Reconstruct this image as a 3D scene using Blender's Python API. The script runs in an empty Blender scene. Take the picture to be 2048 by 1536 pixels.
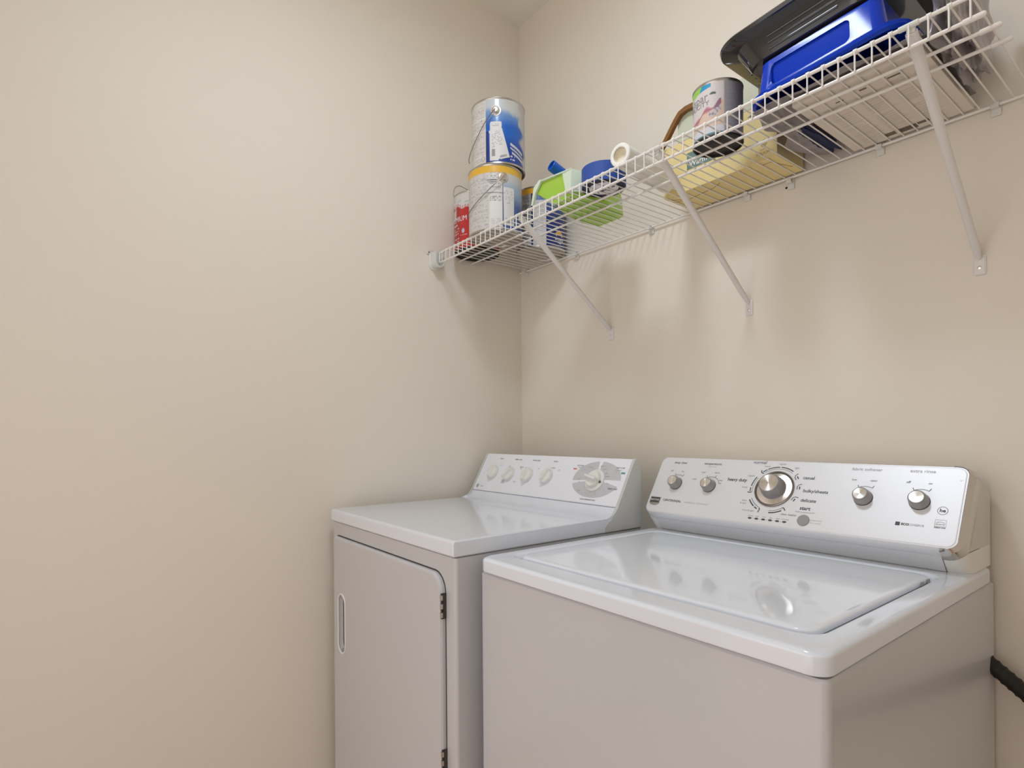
import bpy, bmesh, math, random
from mathutils import Vector, Matrix

C = bpy.context.scene.collection
scene = bpy.context.scene
PI = math.pi
random.seed(7)

# ------------------------------------------------------------------ camera
CAM = Vector((1.7426, -1.4167, 1.1774))
YAW, PITCH, ROLL, F_PX, PY = 0.90607, -0.00034, -0.00715, 1151.9, 866.8
Fv = Vector((-math.sin(YAW) * math.cos(PITCH), math.cos(YAW) * math.cos(PITCH), math.sin(PITCH)))
Rv = Vector((math.cos(YAW), math.sin(YAW), 0))
Uv = Rv.cross(Fv)
R2 = math.cos(ROLL) * Rv + math.sin(ROLL) * Uv
U2 = -math.sin(ROLL) * Rv + math.cos(ROLL) * Uv
cam_d = bpy.data.cameras.new('camera')
cam = bpy.data.objects.new('camera', cam_d)
C.objects.link(cam)
M = Matrix((R2, U2, -Fv)).transposed().to_4x4()
M.translation = CAM
cam.matrix_world = M
cam_d.sensor_width = 36.0
cam_d.lens = F_PX * 36.0 / 2048.0
cam_d.shift_y = (PY - 768.0) / 2048.0
cam_d.clip_start = 0.02
scene.camera = cam

# ------------------------------------------------------------------ world, lights, exposure
w = bpy.data.worlds.new('world')
scene.world = w
w.use_nodes = True
w.node_tree.nodes['Background'].inputs[0].default_value = (0.95, 0.93, 0.95, 1)
w.node_tree.nodes['Background'].inputs[1].default_value = 1.62
scene.view_settings.view_transform = 'Standard'
scene.view_settings.look = 'None'
scene.view_settings.gamma = 1.0
scene.view_settings.use_curve_mapping = False
scene.view_settings.exposure = 0.0

LAMP = (0.95, -0.92, 2.66)


def area(name, loc, direction, shape, sx, sy, power, col):
    d = bpy.data.lights.new(name, 'AREA')
    d.shape = shape
    d.size = sx
    if shape in ('RECTANGLE', 'ELLIPSE'):
        d.size_y = sy
    d.energy = power
    d.color = col
    o = bpy.data.objects.new(name, d)
    C.objects.link(o)
    o.location = loc
    o.rotation_euler = Vector(direction).to_track_quat('-Z', 'Y').to_euler()
    return o


# LIGHTS
area('ceiling_lamp_light', LAMP, (0, 0, -1), 'DISK', 0.26, 0.26, 6.5, (0.86, 0.99, 1.16))
pl_d = bpy.data.lights.new('ceiling_fill_light', 'POINT')  # unseen point light added under the lamp to brighten ceiling and walls
pl_d.energy = 2.9
pl_d.shadow_soft_size = 0.14
pl_d.color = (0.97, 1.0, 1.03)
pl_o = bpy.data.objects.new('ceiling_fill_light', pl_d)
C.objects.link(pl_o)
pl_o.location = (LAMP[0], LAMP[1], 2.50)
area('doorway_fill_light', (1.2, -2.65, 1.6), (0, 1, 0), 'RECTANGLE', 1.4, 0.8, 2.0, (1.2, 0.85, 0.5))  # unseen fill light added outside the doorway

# ------------------------------------------------------------------ materials


def mat(name, col, rough=0.5, metal=0.0, coat=0.0, bump=0.0, bscale=200.0, trans=0.0, ior=1.45,
        spec=0.5, var=0.0, vscale=3.0, aniso=0.0, alpha=1.0):
    m = bpy.data.materials.new(name)
    m.use_nodes = True
    nt = m.node_tree
    b = nt.nodes['Principled BSDF']
    b.inputs['Base Color'].default_value = (*col, 1)
    b.inputs['Roughness'].default_value = rough
    b.inputs['Metallic'].default_value = metal
    b.inputs['Coat Weight'].default_value = coat
    b.inputs['Coat Roughness'].default_value = 0.05
    b.inputs['Transmission Weight'].default_value = trans
    b.inputs['IOR'].default_value = ior
    b.inputs['Specular IOR Level'].default_value = spec
    b.inputs['Anisotropic'].default_value = aniso
    b.inputs['Alpha'].default_value = alpha
    tc = nt.nodes.new('ShaderNodeTexCoord')
    if bump > 0:
        n = nt.nodes.new('ShaderNodeTexNoise')
        n.inputs['Scale'].default_value = bscale
        n.inputs['Detail'].default_value = 3
        bp = nt.nodes.new('ShaderNodeBump')
        bp.inputs['Strength'].default_value = bump
        bp.inputs['Distance'].default_value = 0.002
        nt.links.new(tc.outputs['Object'], n.inputs['Vector'])
        nt.links.new(n.outputs['Fac'], bp.inputs['Height'])
        nt.links.new(bp.outputs['Normal'], b.inputs['Normal'])
    if var > 0:
        n2 = nt.nodes.new('ShaderNodeTexNoise')
        n2.inputs['Scale'].default_value = vscale
        n2.inputs['Detail'].default_value = 4
        mx = nt.nodes.new('ShaderNodeMix')
        mx.data_type = 'RGBA'
        mx.inputs[6].default_value = (*[c * (1 - var) for c in col], 1)
        mx.inputs[7].default_value = (*[min(1, c * (1 + var)) for c in col], 1)
        nt.links.new(tc.outputs['Object'], n2.inputs['Vector'])
        nt.links.new(n2.outputs['Fac'], mx.inputs[0])
        nt.links.new(mx.outputs[2], b.inputs['Base Color'])
    return m


def mat_attr(name, rough=0.4, coat=0.2):
    m = mat(name, (1, 1, 1), rough, coat=coat)
    nt = m.node_tree
    a = nt.nodes.new('ShaderNodeAttribute')
    a.attribute_name = 'print'
    nt.links.new(a.outputs['Color'], nt.nodes['Principled BSDF'].inputs['Base Color'])
    return m


def srgb(r, g, b):
    f = lambda c: (c / 255 / 12.92) if c / 255 <= 0.04045 else ((c / 255 + 0.055) / 1.055) ** 2.4
    return (f(r), f(g), f(b))


M_wall = mat('cream_wall_paint', (0.805, 0.75, 0.66), 0.62, bump=0.12, bscale=260, var=0.012, vscale=2.2, spec=0.3)
M_ceil = mat('ceiling_paint', (0.87, 0.83, 0.75), 0.8, bump=0.2, bscale=150, spec=0.2)
M_base = mat('white_trim_paint', (0.8, 0.79, 0.76), 0.35)
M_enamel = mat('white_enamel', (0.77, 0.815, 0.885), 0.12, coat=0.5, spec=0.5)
M_enamel_lit = mat('white_enamel_lit', (0.84, 0.885, 0.95), 0.09, coat=0.5, spec=0.5)  # lid enamel lightened: the light on its top is put into the colour
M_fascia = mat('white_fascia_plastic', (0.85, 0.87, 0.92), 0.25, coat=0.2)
M_enamel_shaded = mat('white_enamel_shaded', (0.57, 0.575, 0.595), 0.22, coat=0.3, spec=0.5)  # same white enamel, darkened for the dimmer fronts: shade put into the colour
M_plastic_w = mat('white_plastic', (0.82, 0.82, 0.80), 0.3)
M_endcap = mat('pale_grey_plastic', (0.60, 0.61, 0.59), 0.35)
M_knob_w = mat('cream_white_knob_plastic', (0.80, 0.80, 0.76), 0.22, coat=0.3)
M_gap = mat('dark_gap', (0.06, 0.055, 0.05), 0.8)
M_seam = mat('grey_seam', (0.30, 0.29, 0.28), 0.8)
M_silver = mat('silver_console_finish', (0.80, 0.81, 0.83), 0.42, metal=0.25)
M_base_silver = mat('pale_silver_base', (0.72, 0.73, 0.74), 0.3, metal=0.2)
M_chrome = mat('polished_chrome', (0.66, 0.63, 0.59), 0.12, metal=1.0)
M_steel = mat('galvanised_steel', (0.52, 0.50, 0.47), 0.32, metal=1.0)
M_dark_steel = mat('dark_wire_steel', (0.28, 0.26, 0.24), 0.4, metal=1.0)
M_knobside = mat('satin_grey_knob', (0.34, 0.335, 0.33), 0.35, metal=0.5)
M_gray = mat('grey_button_plastic', (0.33, 0.34, 0.34), 0.4)
M_ink = mat('dark_grey_ink', (0.075, 0.08, 0.09), 0.5)
M_ink_mid = mat('mid_grey_ink', (0.25, 0.25, 0.26), 0.5)
M_ink_light = mat('light_grey_ink', (0.42, 0.42, 0.43), 0.5)
M_oval = mat('pale_grey_dial_print', (0.57, 0.575, 0.60), 0.25, coat=0.3)
M_wire = mat('white_vinyl_coated_wire', (0.84, 0.82, 0.78), 0.35)
M_brace = mat('white_powder_coat', (0.76, 0.745, 0.73), 0.38)
M_bracket = mat('white_moulded_plastic', (0.72, 0.73, 0.69), 0.4)
M_screw = mat('screw_steel', (0.75, 0.72, 0.68), 0.25, metal=1.0)
M_hole = mat('screw_hole_black', (0.03, 0.03, 0.03), 0.9)
M_blue = mat('glossy_blue_plastic', (0.004, 0.045, 0.50), 0.16, coat=0.0, spec=0.30)
M_blue_pipe = mat('blue_tube_plastic', (0.008, 0.10, 0.55), 0.3)
M_blacktray = mat('glossy_black_plastic', (0.022, 0.019, 0.017), 0.10, coat=0.6)
M_tape = mat('blue_masking_tape', (0.03, 0.085, 0.36), 0.6, bump=0.2, bscale=600)
M_tape_side = mat('dark_navy_tape_edge', (0.012, 0.014, 0.045), 0.5)
M_core = mat('tape_core_label', (0.86, 0.86, 0.93), 0.5)
M_roll = mat('milky_white_roll', (0.86, 0.86, 0.80), 0.45)
M_rollin = mat('cream_cardboard_core', (0.82, 0.76, 0.60), 0.7)
M_green = mat('lime_green_translucent', (0.36, 0.62, 0.05), 0.16, coat=0.4, bump=0.35, bscale=35)
M_green_pale = mat('frosted_pale_green', (0.68, 0.80, 0.64), 0.35, coat=0.2)
M_yellow = mat('pale_yellow_cardboard', (0.84, 0.68, 0.32), 0.65, var=0.04, vscale=6)
M_pale = mat('pale_sage_cardboard', (0.60, 0.62, 0.48), 0.7)
M_brown = mat('brown_leather', (0.23, 0.10, 0.022), 0.55, bump=0.3, bscale=120)
M_teal = mat('teal_print', (0.16, 0.25, 0.22), 0.6)
M_whitebox = mat('white_carton', (0.76, 0.69, 0.60), 0.6)
M_hose = mat('black_corrugated_rubber', (0.014, 0.013, 0.012), 0.55)
M_black_base = mat('black_tin_bottom', (0.02, 0.018, 0.017), 0.45)
M_print = mat_attr('printed_can_label')
M_white_ink = mat('white_ink', (0.85, 0.84, 0.83), 0.4)

# grey polythene with woven crease noise
M_bag = mat('grey_polythene', (0.27, 0.25, 0.26), 0.28, coat=0.2, bump=0.6, bscale=28, var=0.35, vscale=14)
M_navy = mat('navy_blue_fabric', (0.016, 0.022, 0.075), 0.8, bump=0.4, bscale=80)

# wood floor
M_floor = mat('warm_oak_floor', (0.42, 0.22, 0.10), 0.4)
nt = M_floor.node_tree
bs = nt.nodes['Principled BSDF']
tc = nt.nodes.new('ShaderNodeTexCoord')
br = nt.nodes.new('ShaderNodeTexBrick')
br.inputs['Scale'].default_value = 1.0
br.inputs['Color1'].default_value = (0.66, 0.42, 0.25, 1)
br.inputs['Color2'].default_value = (0.58, 0.36, 0.20, 1)
br.inputs['Mortar'].default_value = (0.08, 0.045, 0.02, 1)
br.inputs['Mortar Size'].default_value = 0.002
br.inputs['Brick Width'].default_value = 0.9
br.inputs['Row Height'].default_value = 0.1
nt.links.new(tc.outputs['Object'], br.inputs['Vector'])
nt.links.new(br.outputs['Color'], bs.inputs['Base Color'])


def spun(name, col, rough):
    """spun aluminium: radial anisotropic look from a bright and dark angular wave in the normal"""
    m = mat(name, col, rough, metal=1.0, aniso=0.85)
    nt = m.node_tree
    t = nt.nodes.new('ShaderNodeTangent')
    t.direction_type = 'RADIAL'
    t.axis = 'Z'
    nt.links.new(t.outputs[0], nt.nodes['Principled BSDF'].inputs['Tangent'])
    return m


M_spun = spun('spun_aluminium', (0.80, 0.77, 0.73), 0.3)

# ------------------------------------------------------------------ mesh helpers


def B():
    return bmesh.new()


def obj(name, bm, m, parent=None, smooth=True, angle=35, label=None):
    bmesh.ops.recalc_face_normals(bm, faces=bm.faces)
    me = bpy.data.meshes.new(name)
    bm.to_mesh(me)
    bm.free()
    if isinstance(m, (list, tuple)):
        for x in m:
            me.materials.append(x)
    else:
        me.materials.append(m)
    if smooth:
        me.polygons.foreach_set('use_smooth', [True] * len(me.polygons))
        me.set_sharp_from_angle(angle=math.radians(angle))
    o = bpy.data.objects.new(name, me)
    C.objects.link(o)
    if smooth:
        wn = o.modifiers.new('weighted_normals', 'WEIGHTED_NORMAL')
        wn.keep_sharp = True
        wn.weight = 80
    if parent is not None:
        o.parent = parent
        o.matrix_parent_inverse = parent_world(parent).inverted()
    if label:
        o['label'] = label
    return o


def parent_world(o):
    m = Matrix.LocRotScale(o.location, o.rotation_euler, o.scale)
    if o.parent is not None:
        return parent_world(o.parent) @ o.matrix_parent_inverse @ m
    return m


def empty(name, loc, label, cat, group=None):
    o = bpy.data.objects.new(name, None)
    o.empty_display_size = 0.05
    C.objects.link(o)
    o.location = loc
    o['label'] = label
    o['category'] = cat
    if group:
        o['group'] = group
    return o


def tag(o, label, cat, group=None):
    o['label'] = label
    o['category'] = cat
    if group:
        o['group'] = group
    return o


def struct(o):
    o['kind'] = 'structure'
    return o


def add_box(bm, x0, x1, y0, y1, z0, z1, bev=0.0, seg=2):
    vs = [bm.verts.new(p) for p in ((x0, y0, z0), (x1, y0, z0), (x1, y1, z0), (x0, y1, z0),
                                    (x0, y0, z1), (x1, y0, z1), (x1, y1, z1), (x0, y1, z1))]
    fs = [bm.faces.new([vs[i] for i in f]) for f in ((0, 3, 2, 1), (4, 5, 6, 7), (0, 1, 5, 4), (1, 2, 6, 5), (2, 3, 7, 6), (3, 0, 4, 7))]
    if bev > 0:
        es = list({e for f in fs for e in f.edges})
        bmesh.ops.bevel(bm, geom=es, offset=bev, segments=seg, profile=0.5, affect='EDGES')
    return vs


def add_tube(bm, pts, r, n=8, cap=True, closed=False):
    pts = [Vector(p) for p in pts]
    rs = r if isinstance(r, (list, tuple)) else [r] * len(pts)
    rings = []
    up = None
    N = len(pts)
    for i, p in enumerate(pts):
        if closed:
            t = pts[(i + 1) % N] - pts[i - 1]
        elif i == 0:
            t = pts[1] - pts[0]
        elif i == N - 1:
            t = pts[-1] - pts[-2]
        else:
            t = (pts[i + 1] - pts[i]).normalized() + (pts[i] - pts[i - 1]).normalized()
        t.normalize()
        if up is None:
            a = Vector((0, 0, 1)) if abs(t.z) < 0.9 else Vector((1, 0, 0))
            up = t.cross(a).normalized()
        else:
            up = (up - t * up.dot(t)).normalized()
        v = t.cross(up)
        rings.append([bm.verts.new(p + (up * math.cos(2 * PI * k / n) + v * math.sin(2 * PI * k / n)) * rs[i]) for k in range(n)])
    for i in range(N - 1 if not closed else N):
        a, b = rings[i], rings[(i + 1) % N]
        for k in range(n):
            bm.faces.new((a[k], a[(k + 1) % n], b[(k + 1) % n], b[k]))
    if cap and not closed:
        bm.faces.new(rings[0][::-1])
        bm.faces.new(rings[-1])


def add_lathe(bm, prof, n=48, mtx=None, cap0=True, cap1=True, full=True):
    """prof: list of (r, h) spun about local z, mtx puts it in place"""
    mtx = mtx or Matrix.Identity(4)
    rings = []
    for r, h in prof:
        if r < 1e-6:
            rings.append([bm.verts.new(mtx @ Vector((0, 0, h)))])
        else:
            rings.append([bm.verts.new(mtx @ Vector((r * math.cos(2 * PI * k / n), r * math.sin(2 * PI * k / n), h))) for k in range(n)])
    for a, b in zip(rings[:-1], rings[1:]):
        for k in range(n):
            k2 = (k + 1) % n
            if len(a) == 1 and len(b) == 1:
                continue
            if len(a) == 1:
                bm.faces.new((a[0], b[k2], b[k]))
            elif len(b) == 1:
                bm.faces.new((a[k], a[k2], b[0]))
            else:
                bm.faces.new((a[k], a[k2], b[k2], b[k]))
    if cap0 and len(rings[0]) > 1:
        bm.faces.new(rings[0][::-1])
    if cap1 and len(rings[-1]) > 1:
        bm.faces.new(rings[-1])


def rrect(x0, x1, y0, y1, r, n=6):
    if not isinstance(r, (list, tuple)):
        r = [r] * 4
    pts = []
    for (cx, cy, a0, rr) in ((x1, y1, 0, r[0]), (x0, y1, 90, r[1]), (x0, y0, 180, r[2]), (x1, y0, 270, r[3])):
        sx = -1 if cx == x1 else 1
        sy = -1 if cy == y1 else 1
        for k in range(n + 1):
            a = math.radians(a0 + 90 * k / n)
            pts.append((cx + sx * rr + rr * math.cos(a), cy + sy * rr + rr * math.sin(a)))
    return pts


def add_loft(bm, loops, cap0=True, cap1=True):
    rings = [[bm.verts.new(p) for p in l] for l in loops]
    n = len(rings[0])
    for a, b in zip(rings[:-1], rings[1:]):
        for k in range(n):
            bm.faces.new((a[k], a[(k + 1) % n], b[(k + 1) % n], b[k]))
    if cap0:
        bm.faces.new(rings[0][::-1])
    if cap1:
        bm.faces.new(rings[-1])
    return rings


def add_prism_x(bm, prof, x0, x1, bev=0.0, seg=2):
    """prof list of (y,z) extruded along x"""
    a = [bm.verts.new((x0, y, z)) for y, z in prof]
    b = [bm.verts.new((x1, y, z)) for y, z in prof]
    n = len(prof)
    f0 = bm.faces.new(a[::-1])
    f1 = bm.faces.new(b)
    for k in range(n):
        bm.faces.new((a[k], a[(k + 1) % n], b[(k + 1) % n], b[k]))
    if bev > 0:
        bmesh.ops.bevel(bm, geom=list(set(f0.edges) | set(f1.edges)), offset=bev, segments=seg, profile=0.5, affect='EDGES')


def quad(bm, pts):
    bm.faces.new([bm.verts.new(p) for p in pts])


_fc = []


def text_mesh(body, size, align='CENTER', bold=0.0):
    cu = bpy.data.curves.new('lettering', 'FONT')
    cu.body = body
    cu.size = size
    cu.align_x = align
    cu.align_y = 'CENTER'
    cu.offset = bold
    cu.resolution_u = 3
    o = bpy.data.objects.new('lettering', cu)
    C.objects.link(o)
    bpy.context.view_layer.update()
    me = bpy.data.meshes.new_from_object(o.evaluated_get(bpy.context.evaluated_depsgraph_get()))
    vs = [v.co.copy() for v in me.vertices]
    fs = [tuple(p.vertices) for p in me.polygons]
    bpy.data.objects.remove(o)
    bpy.data.curves.remove(cu)
    bpy.data.meshes.remove(me)
    return vs, fs


def add_text(bm, body, size, fn, align='CENTER', bold=0.0, sx=1.0, rot=0.0):
    """fn maps local (x, y) of the lettering to a point in space"""
    vs, fs = text_mesh(body, size, align, bold)
    c, s = math.cos(rot), math.sin(rot)
    nv = [bm.verts.new(fn(c * v.x * sx - s * v.y, s * v.x * sx + c * v.y)) for v in vs]
    for f in fs:
        try:
            bm.faces.new([nv[i] for i in f])
        except ValueError:
            pass


def boolean_cut(o, cutter_bm):
    me = bpy.data.meshes.new('cut')
    bmesh.ops.recalc_face_normals(cutter_bm, faces=cutter_bm.faces)
    cutter_bm.to_mesh(me)
    cutter_bm.free()
    c = bpy.data.objects.new('cut', me)
    C.objects.link(c)
    md = o.modifiers.new('cut', 'BOOLEAN')
    md.object = c
    md.operation = 'DIFFERENCE'
    md.solver = 'EXACT'
    bpy.context.view_layer.update()
    nm = bpy.data.meshes.new_from_object(o.evaluated_get(bpy.context.evaluated_depsgraph_get()))
    o.modifiers.remove(md)
    old = o.data
    o.data = nm
    nm.name = old.name
    bpy.data.meshes.remove(old)
    bpy.data.objects.remove(c)
    bpy.data.meshes.remove(me)
    nm.polygons.foreach_set('use_smooth', [True] * len(nm.polygons))
    nm.set_sharp_from_angle(angle=math.radians(35))


# ------------------------------------------------------------------ the room
XR, YF, H = 2.25, -2.1, 2.76
DX0, DX1, DZ = 0.45, 1.95, 2.05      # unseen doorway in the front wall, widened to let in fill light


def wall(name, parts, m):
    bm = B()
    for p in parts:
        add_box(bm, *p)
    return struct(obj(name, bm, m, smooth=False))


wall('wall_left', [(-0.1, 0, YF - 0.1, 0.1, 0, H)], M_wall)
wall('wall_back', [(0, XR + 0.1, 0, 0.1, 0, H)], M_wall)
wall('wall_right', [(XR, XR + 0.1, YF - 0.1, 0, 0, H)], M_wall)
wall('wall_front', [(0, DX0, YF - 0.1, YF, 0, H), (DX1, XR, YF - 0.1, YF, 0, H), (DX0, DX1, YF - 0.1, YF, DZ, H)], M_wall)
wall('ceiling', [(-0.1, XR + 0.1, YF - 0.1, 0.1, H, H + 0.08)], M_ceil)
wall('floor', [(-0.1, XR + 0.1, -3.2, 0.1, -0.05, 0)], M_floor)


def baseboard(name, x0, x1, y0, y1):
    bm = B()
    add_box(bm, x0, x1, y0, y1, 0, 0.1, 0.004)
    struct(obj(name, bm, M_base))


baseboard('baseboard_left', 0, 0.014, YF, 0)
baseboard('baseboard_back', 0.014, XR - 0.014, -0.014, 0)
baseboard('baseboard_right', XR - 0.014, XR, YF, 0)
bm = B()
for (a, b, z0, z1) in ((DX0 - 0.06, DX0, 0, DZ + 0.06), (DX1, DX1 + 0.06, 0, DZ + 0.06), (DX0, DX1, DZ, DZ + 0.06)):
    add_box(bm, a, b, YF, YF + 0.014, z0, z1, 0.003)
struct(obj('trim_1', bm, M_base))

# ceiling lamp (above the frame)
cl = empty('ceiling_lamp', (LAMP[0], LAMP[1], H), 'round white flush ceiling lamp with a glass shade above the machines', 'lamp')
bm = B()
add_lathe(bm, [(0.17, H), (0.17, H - 0.03), (0.155, H - 0.04), (0.0, H - 0.04)], 48, Matrix.Translation((LAMP[0], LAMP[1], 0)))
obj('lamp_base', bm, M_base, cl)
M_glow = mat('lamp_glass', (0.9, 0.9, 0.9), 0.4)
M_glow.node_tree.nodes['Principled BSDF'].inputs['Emission Color'].default_value = (1, 0.98, 0.95, 1)
M_glow.node_tree.nodes['Principled BSDF'].inputs['Emission Strength'].default_value = 2.0
bm = B()
add_lathe(bm, [(0.150, H - 0.038), (0.148, H - 0.060), (0.120, H - 0.080), (0.06, H - 0.090), (0, H - 0.093)], 48, Matrix.Translation((LAMP[0], LAMP[1], 0)), cap0=False)
obj('glass_shade', bm, M_glow, cl)

# ------------------------------------------------------------------ dryer
DRX0, DRX1 = 0.037, 0.723
DRF, DRB = -0.776, -0.172
dr = empty('dryer', (0.38, -0.47, 0), 'white clothes dryer with four small knobs, standing in the corner against the left wall', 'dryer')
bm = B()
loops = []
for z in (0.02, 0.916):
    loops.append([(x, y, z) for x, y in rrect(DRX0, DRX1 - 0.0, DRF + 0.006, DRB, 0.008, 4)])
add_loft(bm, loops)
obj('cabinet', bm, M_enamel_shaded, dr)
# dark seam under the top
bm = B()
add_box(bm, DRX0 + 0.003, DRX1 - 0.003, DRF + 0.009, DRB, 0.9155, 0.918)
obj('seam', bm, M_seam, dr, smooth=False)
# top panel: flat, curving up into the console foot
prof = [(DRF + 0.004, 0.918), (DRF, 0.922), (DRF, 0.946), (DRF + 0.0025, 0.9515), (DRF + 0.008, 0.954), (-0.306, 0.954)]
R = 0.05
for k in range(1, 7):
    a = math.radians(61 * k / 6)
    prof.append((-0.3010 + R * math.sin(a) * 0.85, 0.954 + R * (1 - math.cos(a)) * 0.85))
yb, zb = prof[-1]
prof += [(yb + 0.0008, zb + 0.0010), (yb + 0.006, zb + 0.0010), (yb + 0.006, 0.918)]
bm = B()
add_prism_x(bm, prof, DRX0, DRX1, 0.004, 3)
obj('top_panel', bm, M_enamel, dr, angle=25)

DP0 = Vector((0, -0.262, 0.978))
DP1 = Vector((0, -0.192, 1.104))
Dt = (DP1 - DP0).normalized()
Dn = Vector((0, -Dt.z, Dt.y))


def dpl(x, s, off=0.0):
    p = DP0 + Dt * s + Dn * off
    return Vector((x, p.y, p.z))


# console back body with a bevelled end cap
cap = [(-0.318, 0.919), (-0.3175, 0.934), (-0.300, 0.948), (-0.284, 0.956), (-0.268, 0.977), (-0.1995, 1.1015), (-0.193, 1.106), (-0.186, 1.105), (-0.178, 1.092), (-0.174, 1.07), (-0.172, 0.919)]
bm = B()
add_prism_x(bm, [(-0.256, 0.979), (-0.1895, 1.100), (-0.186, 1.102), (-0.180, 1.091), (-0.176, 1.07), (-0.174, 0.919), (-0.25, 0.919)], DRX0 + 0.006, DRX1 - 0.008)
obj('console_housing', bm, M_endcap, dr)
for (a, b) in ((DRX1 - 0.008, DRX1 + 0.0012), (DRX0 - 0.001, DRX0 + 0.006)):
    bm = B()
    add_prism_x(bm, cap, a, b, 0.002, 2)
    obj('console_end_cap', bm, M_endcap, dr)
# fascia: thin plate with rounded corners
bm = B()
n0 = [(x, s) for x, s in rrect(DRX0 + 0.004, DRX1 - 0.003, 0.001, 0.1445, 0.006, 4)]
n1 = [(x, s) for x, s in rrect(DRX0 + 0.0065, DRX1 - 0.0055, 0.002, 0.142, 0.005, 4)]
add_loft(bm, [[dpl(x, s, -0.004) for x, s in n0], [dpl(x, s, 0.0) for x, s in n0], [dpl(x, s, 0.0018) for x, s in n1]])
fas = obj('console_fascia', bm, M_fascia, dr)
OFF = 0.0021


def knob_matrix(P, n, tdir):
    z = n.normalized()
    x = Vector((1, 0, 0))
    y = z.cross(x)
    return Matrix(((x.x, y.x, z.x, P.x), (x.y, y.y, z.y, P.y), (x.z, y.z, z.z, P.z), (0, 0, 0, 1)))


def white_knob(x, s, r, hgt, ang, parent, name='knob'):
    Mx = knob_matrix(dpl(x, s, 0.0018), Dn, Dt) @ Matrix.Rotation(math.radians(ang), 4, 'Z')
    bm = B()
    add_lathe(bm, [(r * 0.98, 0), (r, 0.002), (r * 0.96, hgt * 0.5), (r * 0.88, hgt * 0.62), (r * 0.5, hgt * 0.72), (0, hgt * 0.74)], 36, Mx)
    k = obj(name, bm, M_knob_w, parent)
    # grip wing across the knob
    bm = B()
    hw = r * 0.22
    L = r * 0.94
    loops = []
    for (z, ll, ww) in ((hgt * 0.3, L, hw * 1.9), (hgt * 0.75, L * 0.98, hw * 1.2), (hgt * 1.05, L * 0.93, hw * 0.85), (hgt * 1.15, L * 0.84, hw * 0.55)):
        loops.append([Mx @ Vector((px, py, z)) for px, py in rrect(-ww, ww, -ll, ll, min(ww, ll) * 0.9, 4)])
    add_loft(bm, loops)
    obj('grip', bm, M_knob_w, k)
    return k


for (x, s, a) in ((0.122, 0.071, 0), (0.213, 0.068, -38), (0.308, 0.070, 0), (0.402, 0.071, -20)):
    white_knob(x, s, 0.0245, 0.019, a, dr)
# timer oval print
cx, cs, ra, rb = 0.6065, 0.0755, 0.0905, 0.0565
bm = B()


def oval_sector(a0, a1, n=24, shx=0.0, shs=0.0):
    pts = []
    for k in range(n + 1):
        a = math.radians(a0 + (a1 - a0) * k / n)
        pts.append((cx + ra * math.cos(a) + shx, cs + rb * math.sin(a) + shs))
    pts.append((cx + shx, cs + shs))
    bm.faces.new([bm.verts.new(dpl(px, ps, OFF)) for px, ps in pts])


oval_sector(95, 188)
oval_sector(2, 86)
oval_sector(198, 343, 36)
obj('dial_print', bm, M_oval, dr, smooth=False)
# timer dial: skirt and knob with pointer
Mx = knob_matrix(dpl(0.6055, 0.0725, 0.0018), Dn, Dt)
bm = B()
add_lathe(bm, [(0.034, 0), (0.034, 0.003), (0.032, 0.005), (0.0, 0.0055)], 48, Mx)
dial = obj('timer_dial', bm, M_knob_w, dr)
white = B()
Mk = Mx @ Matrix.Rotation(math.radians(78), 4, 'Z')
add_lathe(white, [(0.0245, 0.004), (0.0245, 0.010), (0.0225, 0.015), (0.0, 0.017)], 40, Mk)
loops = []
for (z, l0, l1, ww) in ((0.006, -0.024, 0.0245, 0.008), (0.018, -0.0235, 0.024, 0.0055), (0.027, -0.022, 0.0225, 0.004), (0.029, -0.019, 0.020, 0.0025)):
    loops.append([Mk @ Vector((px, py, z)) for px, py in rrect(-ww, ww, l0, l1, ww * 0.9, 4)])
add_loft(white, loops)
obj('timer_knob', white, M_knob_w, dial)
bm = B()
pts = [Mk @ Vector((px, py, 0.0062)) for px, py in ((-0.004, -0.0245), (0.004, -0.0245), (0.0, -0.032))]
pts2 = [Mk @ Vector((px, py, 0.0085)) for px, py in ((-0.004, -0.0245), (0.004, -0.0245), (0.0, -0.032))]
add_loft(bm, [pts, pts2])
obj('pointer', bm, M_ink, dial)

# dryer lettering
bm = B()
bml = B()


def dtext(b, body, size, x, s, bold=0.0, align='CENTER', sx=1.0):
    add_text(b, body, size, lambda u, v: dpl(x + u, s + v, OFF + 0.0002), align, bold, sx)


def dline(b, x0, s0, x1, s1, wd=0.0006, off=OFF + 0.0002):
    d = Vector((x1 - x0, s1 - s0)).normalized()
    nx, ns = -d.y * wd, d.x * wd
    quad(b, [dpl(x0 + nx, s0 + ns, off), dpl(x1 + nx, s1 + ns, off), dpl(x1 - nx, s1 - ns, off), dpl(x0 - nx, s0 - ns, off)])


for (t, x) in (('START', 0.137), ('FABRIC CARE', 0.230), ('EXTRA CARE', 0.323), ('SIGNAL', 0.4155)):
    dtext(bm, t, 0.0062, x, 0.125, 0.00012)
dtext(bml, 'ON', 0.005, 0.149, 0.101, 0.0001)
dtext(bml, 'LOW', 0.005, 0.1975, 0.0985, 0.0001)
dtext(bml, 'MEDIUM', 0.005, 0.262, 0.0985, 0.0001)
dtext(bml, 'HEAT', 0.004, 0.262, 0.0925, 0.0001)
dtext(bml, 'HIGH', 0.005, 0.2545, 0.044, 0.0001)
dtext(bml, 'OFF', 0.005, 0.349, 0.0965, 0.0001)
dtext(bml, 'NORMAL', 0.005, 0.4155, 0.1025, 0.0001)
dtext(bml, 'OFF', 0.005, 0.4445, 0.096, 0.0001)
for k in range(5):
    dline(bml, 0.185, 0.047 - k * 0.0028, 0.2, 0.047 - k * 0.0028, 0.0006)
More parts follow.
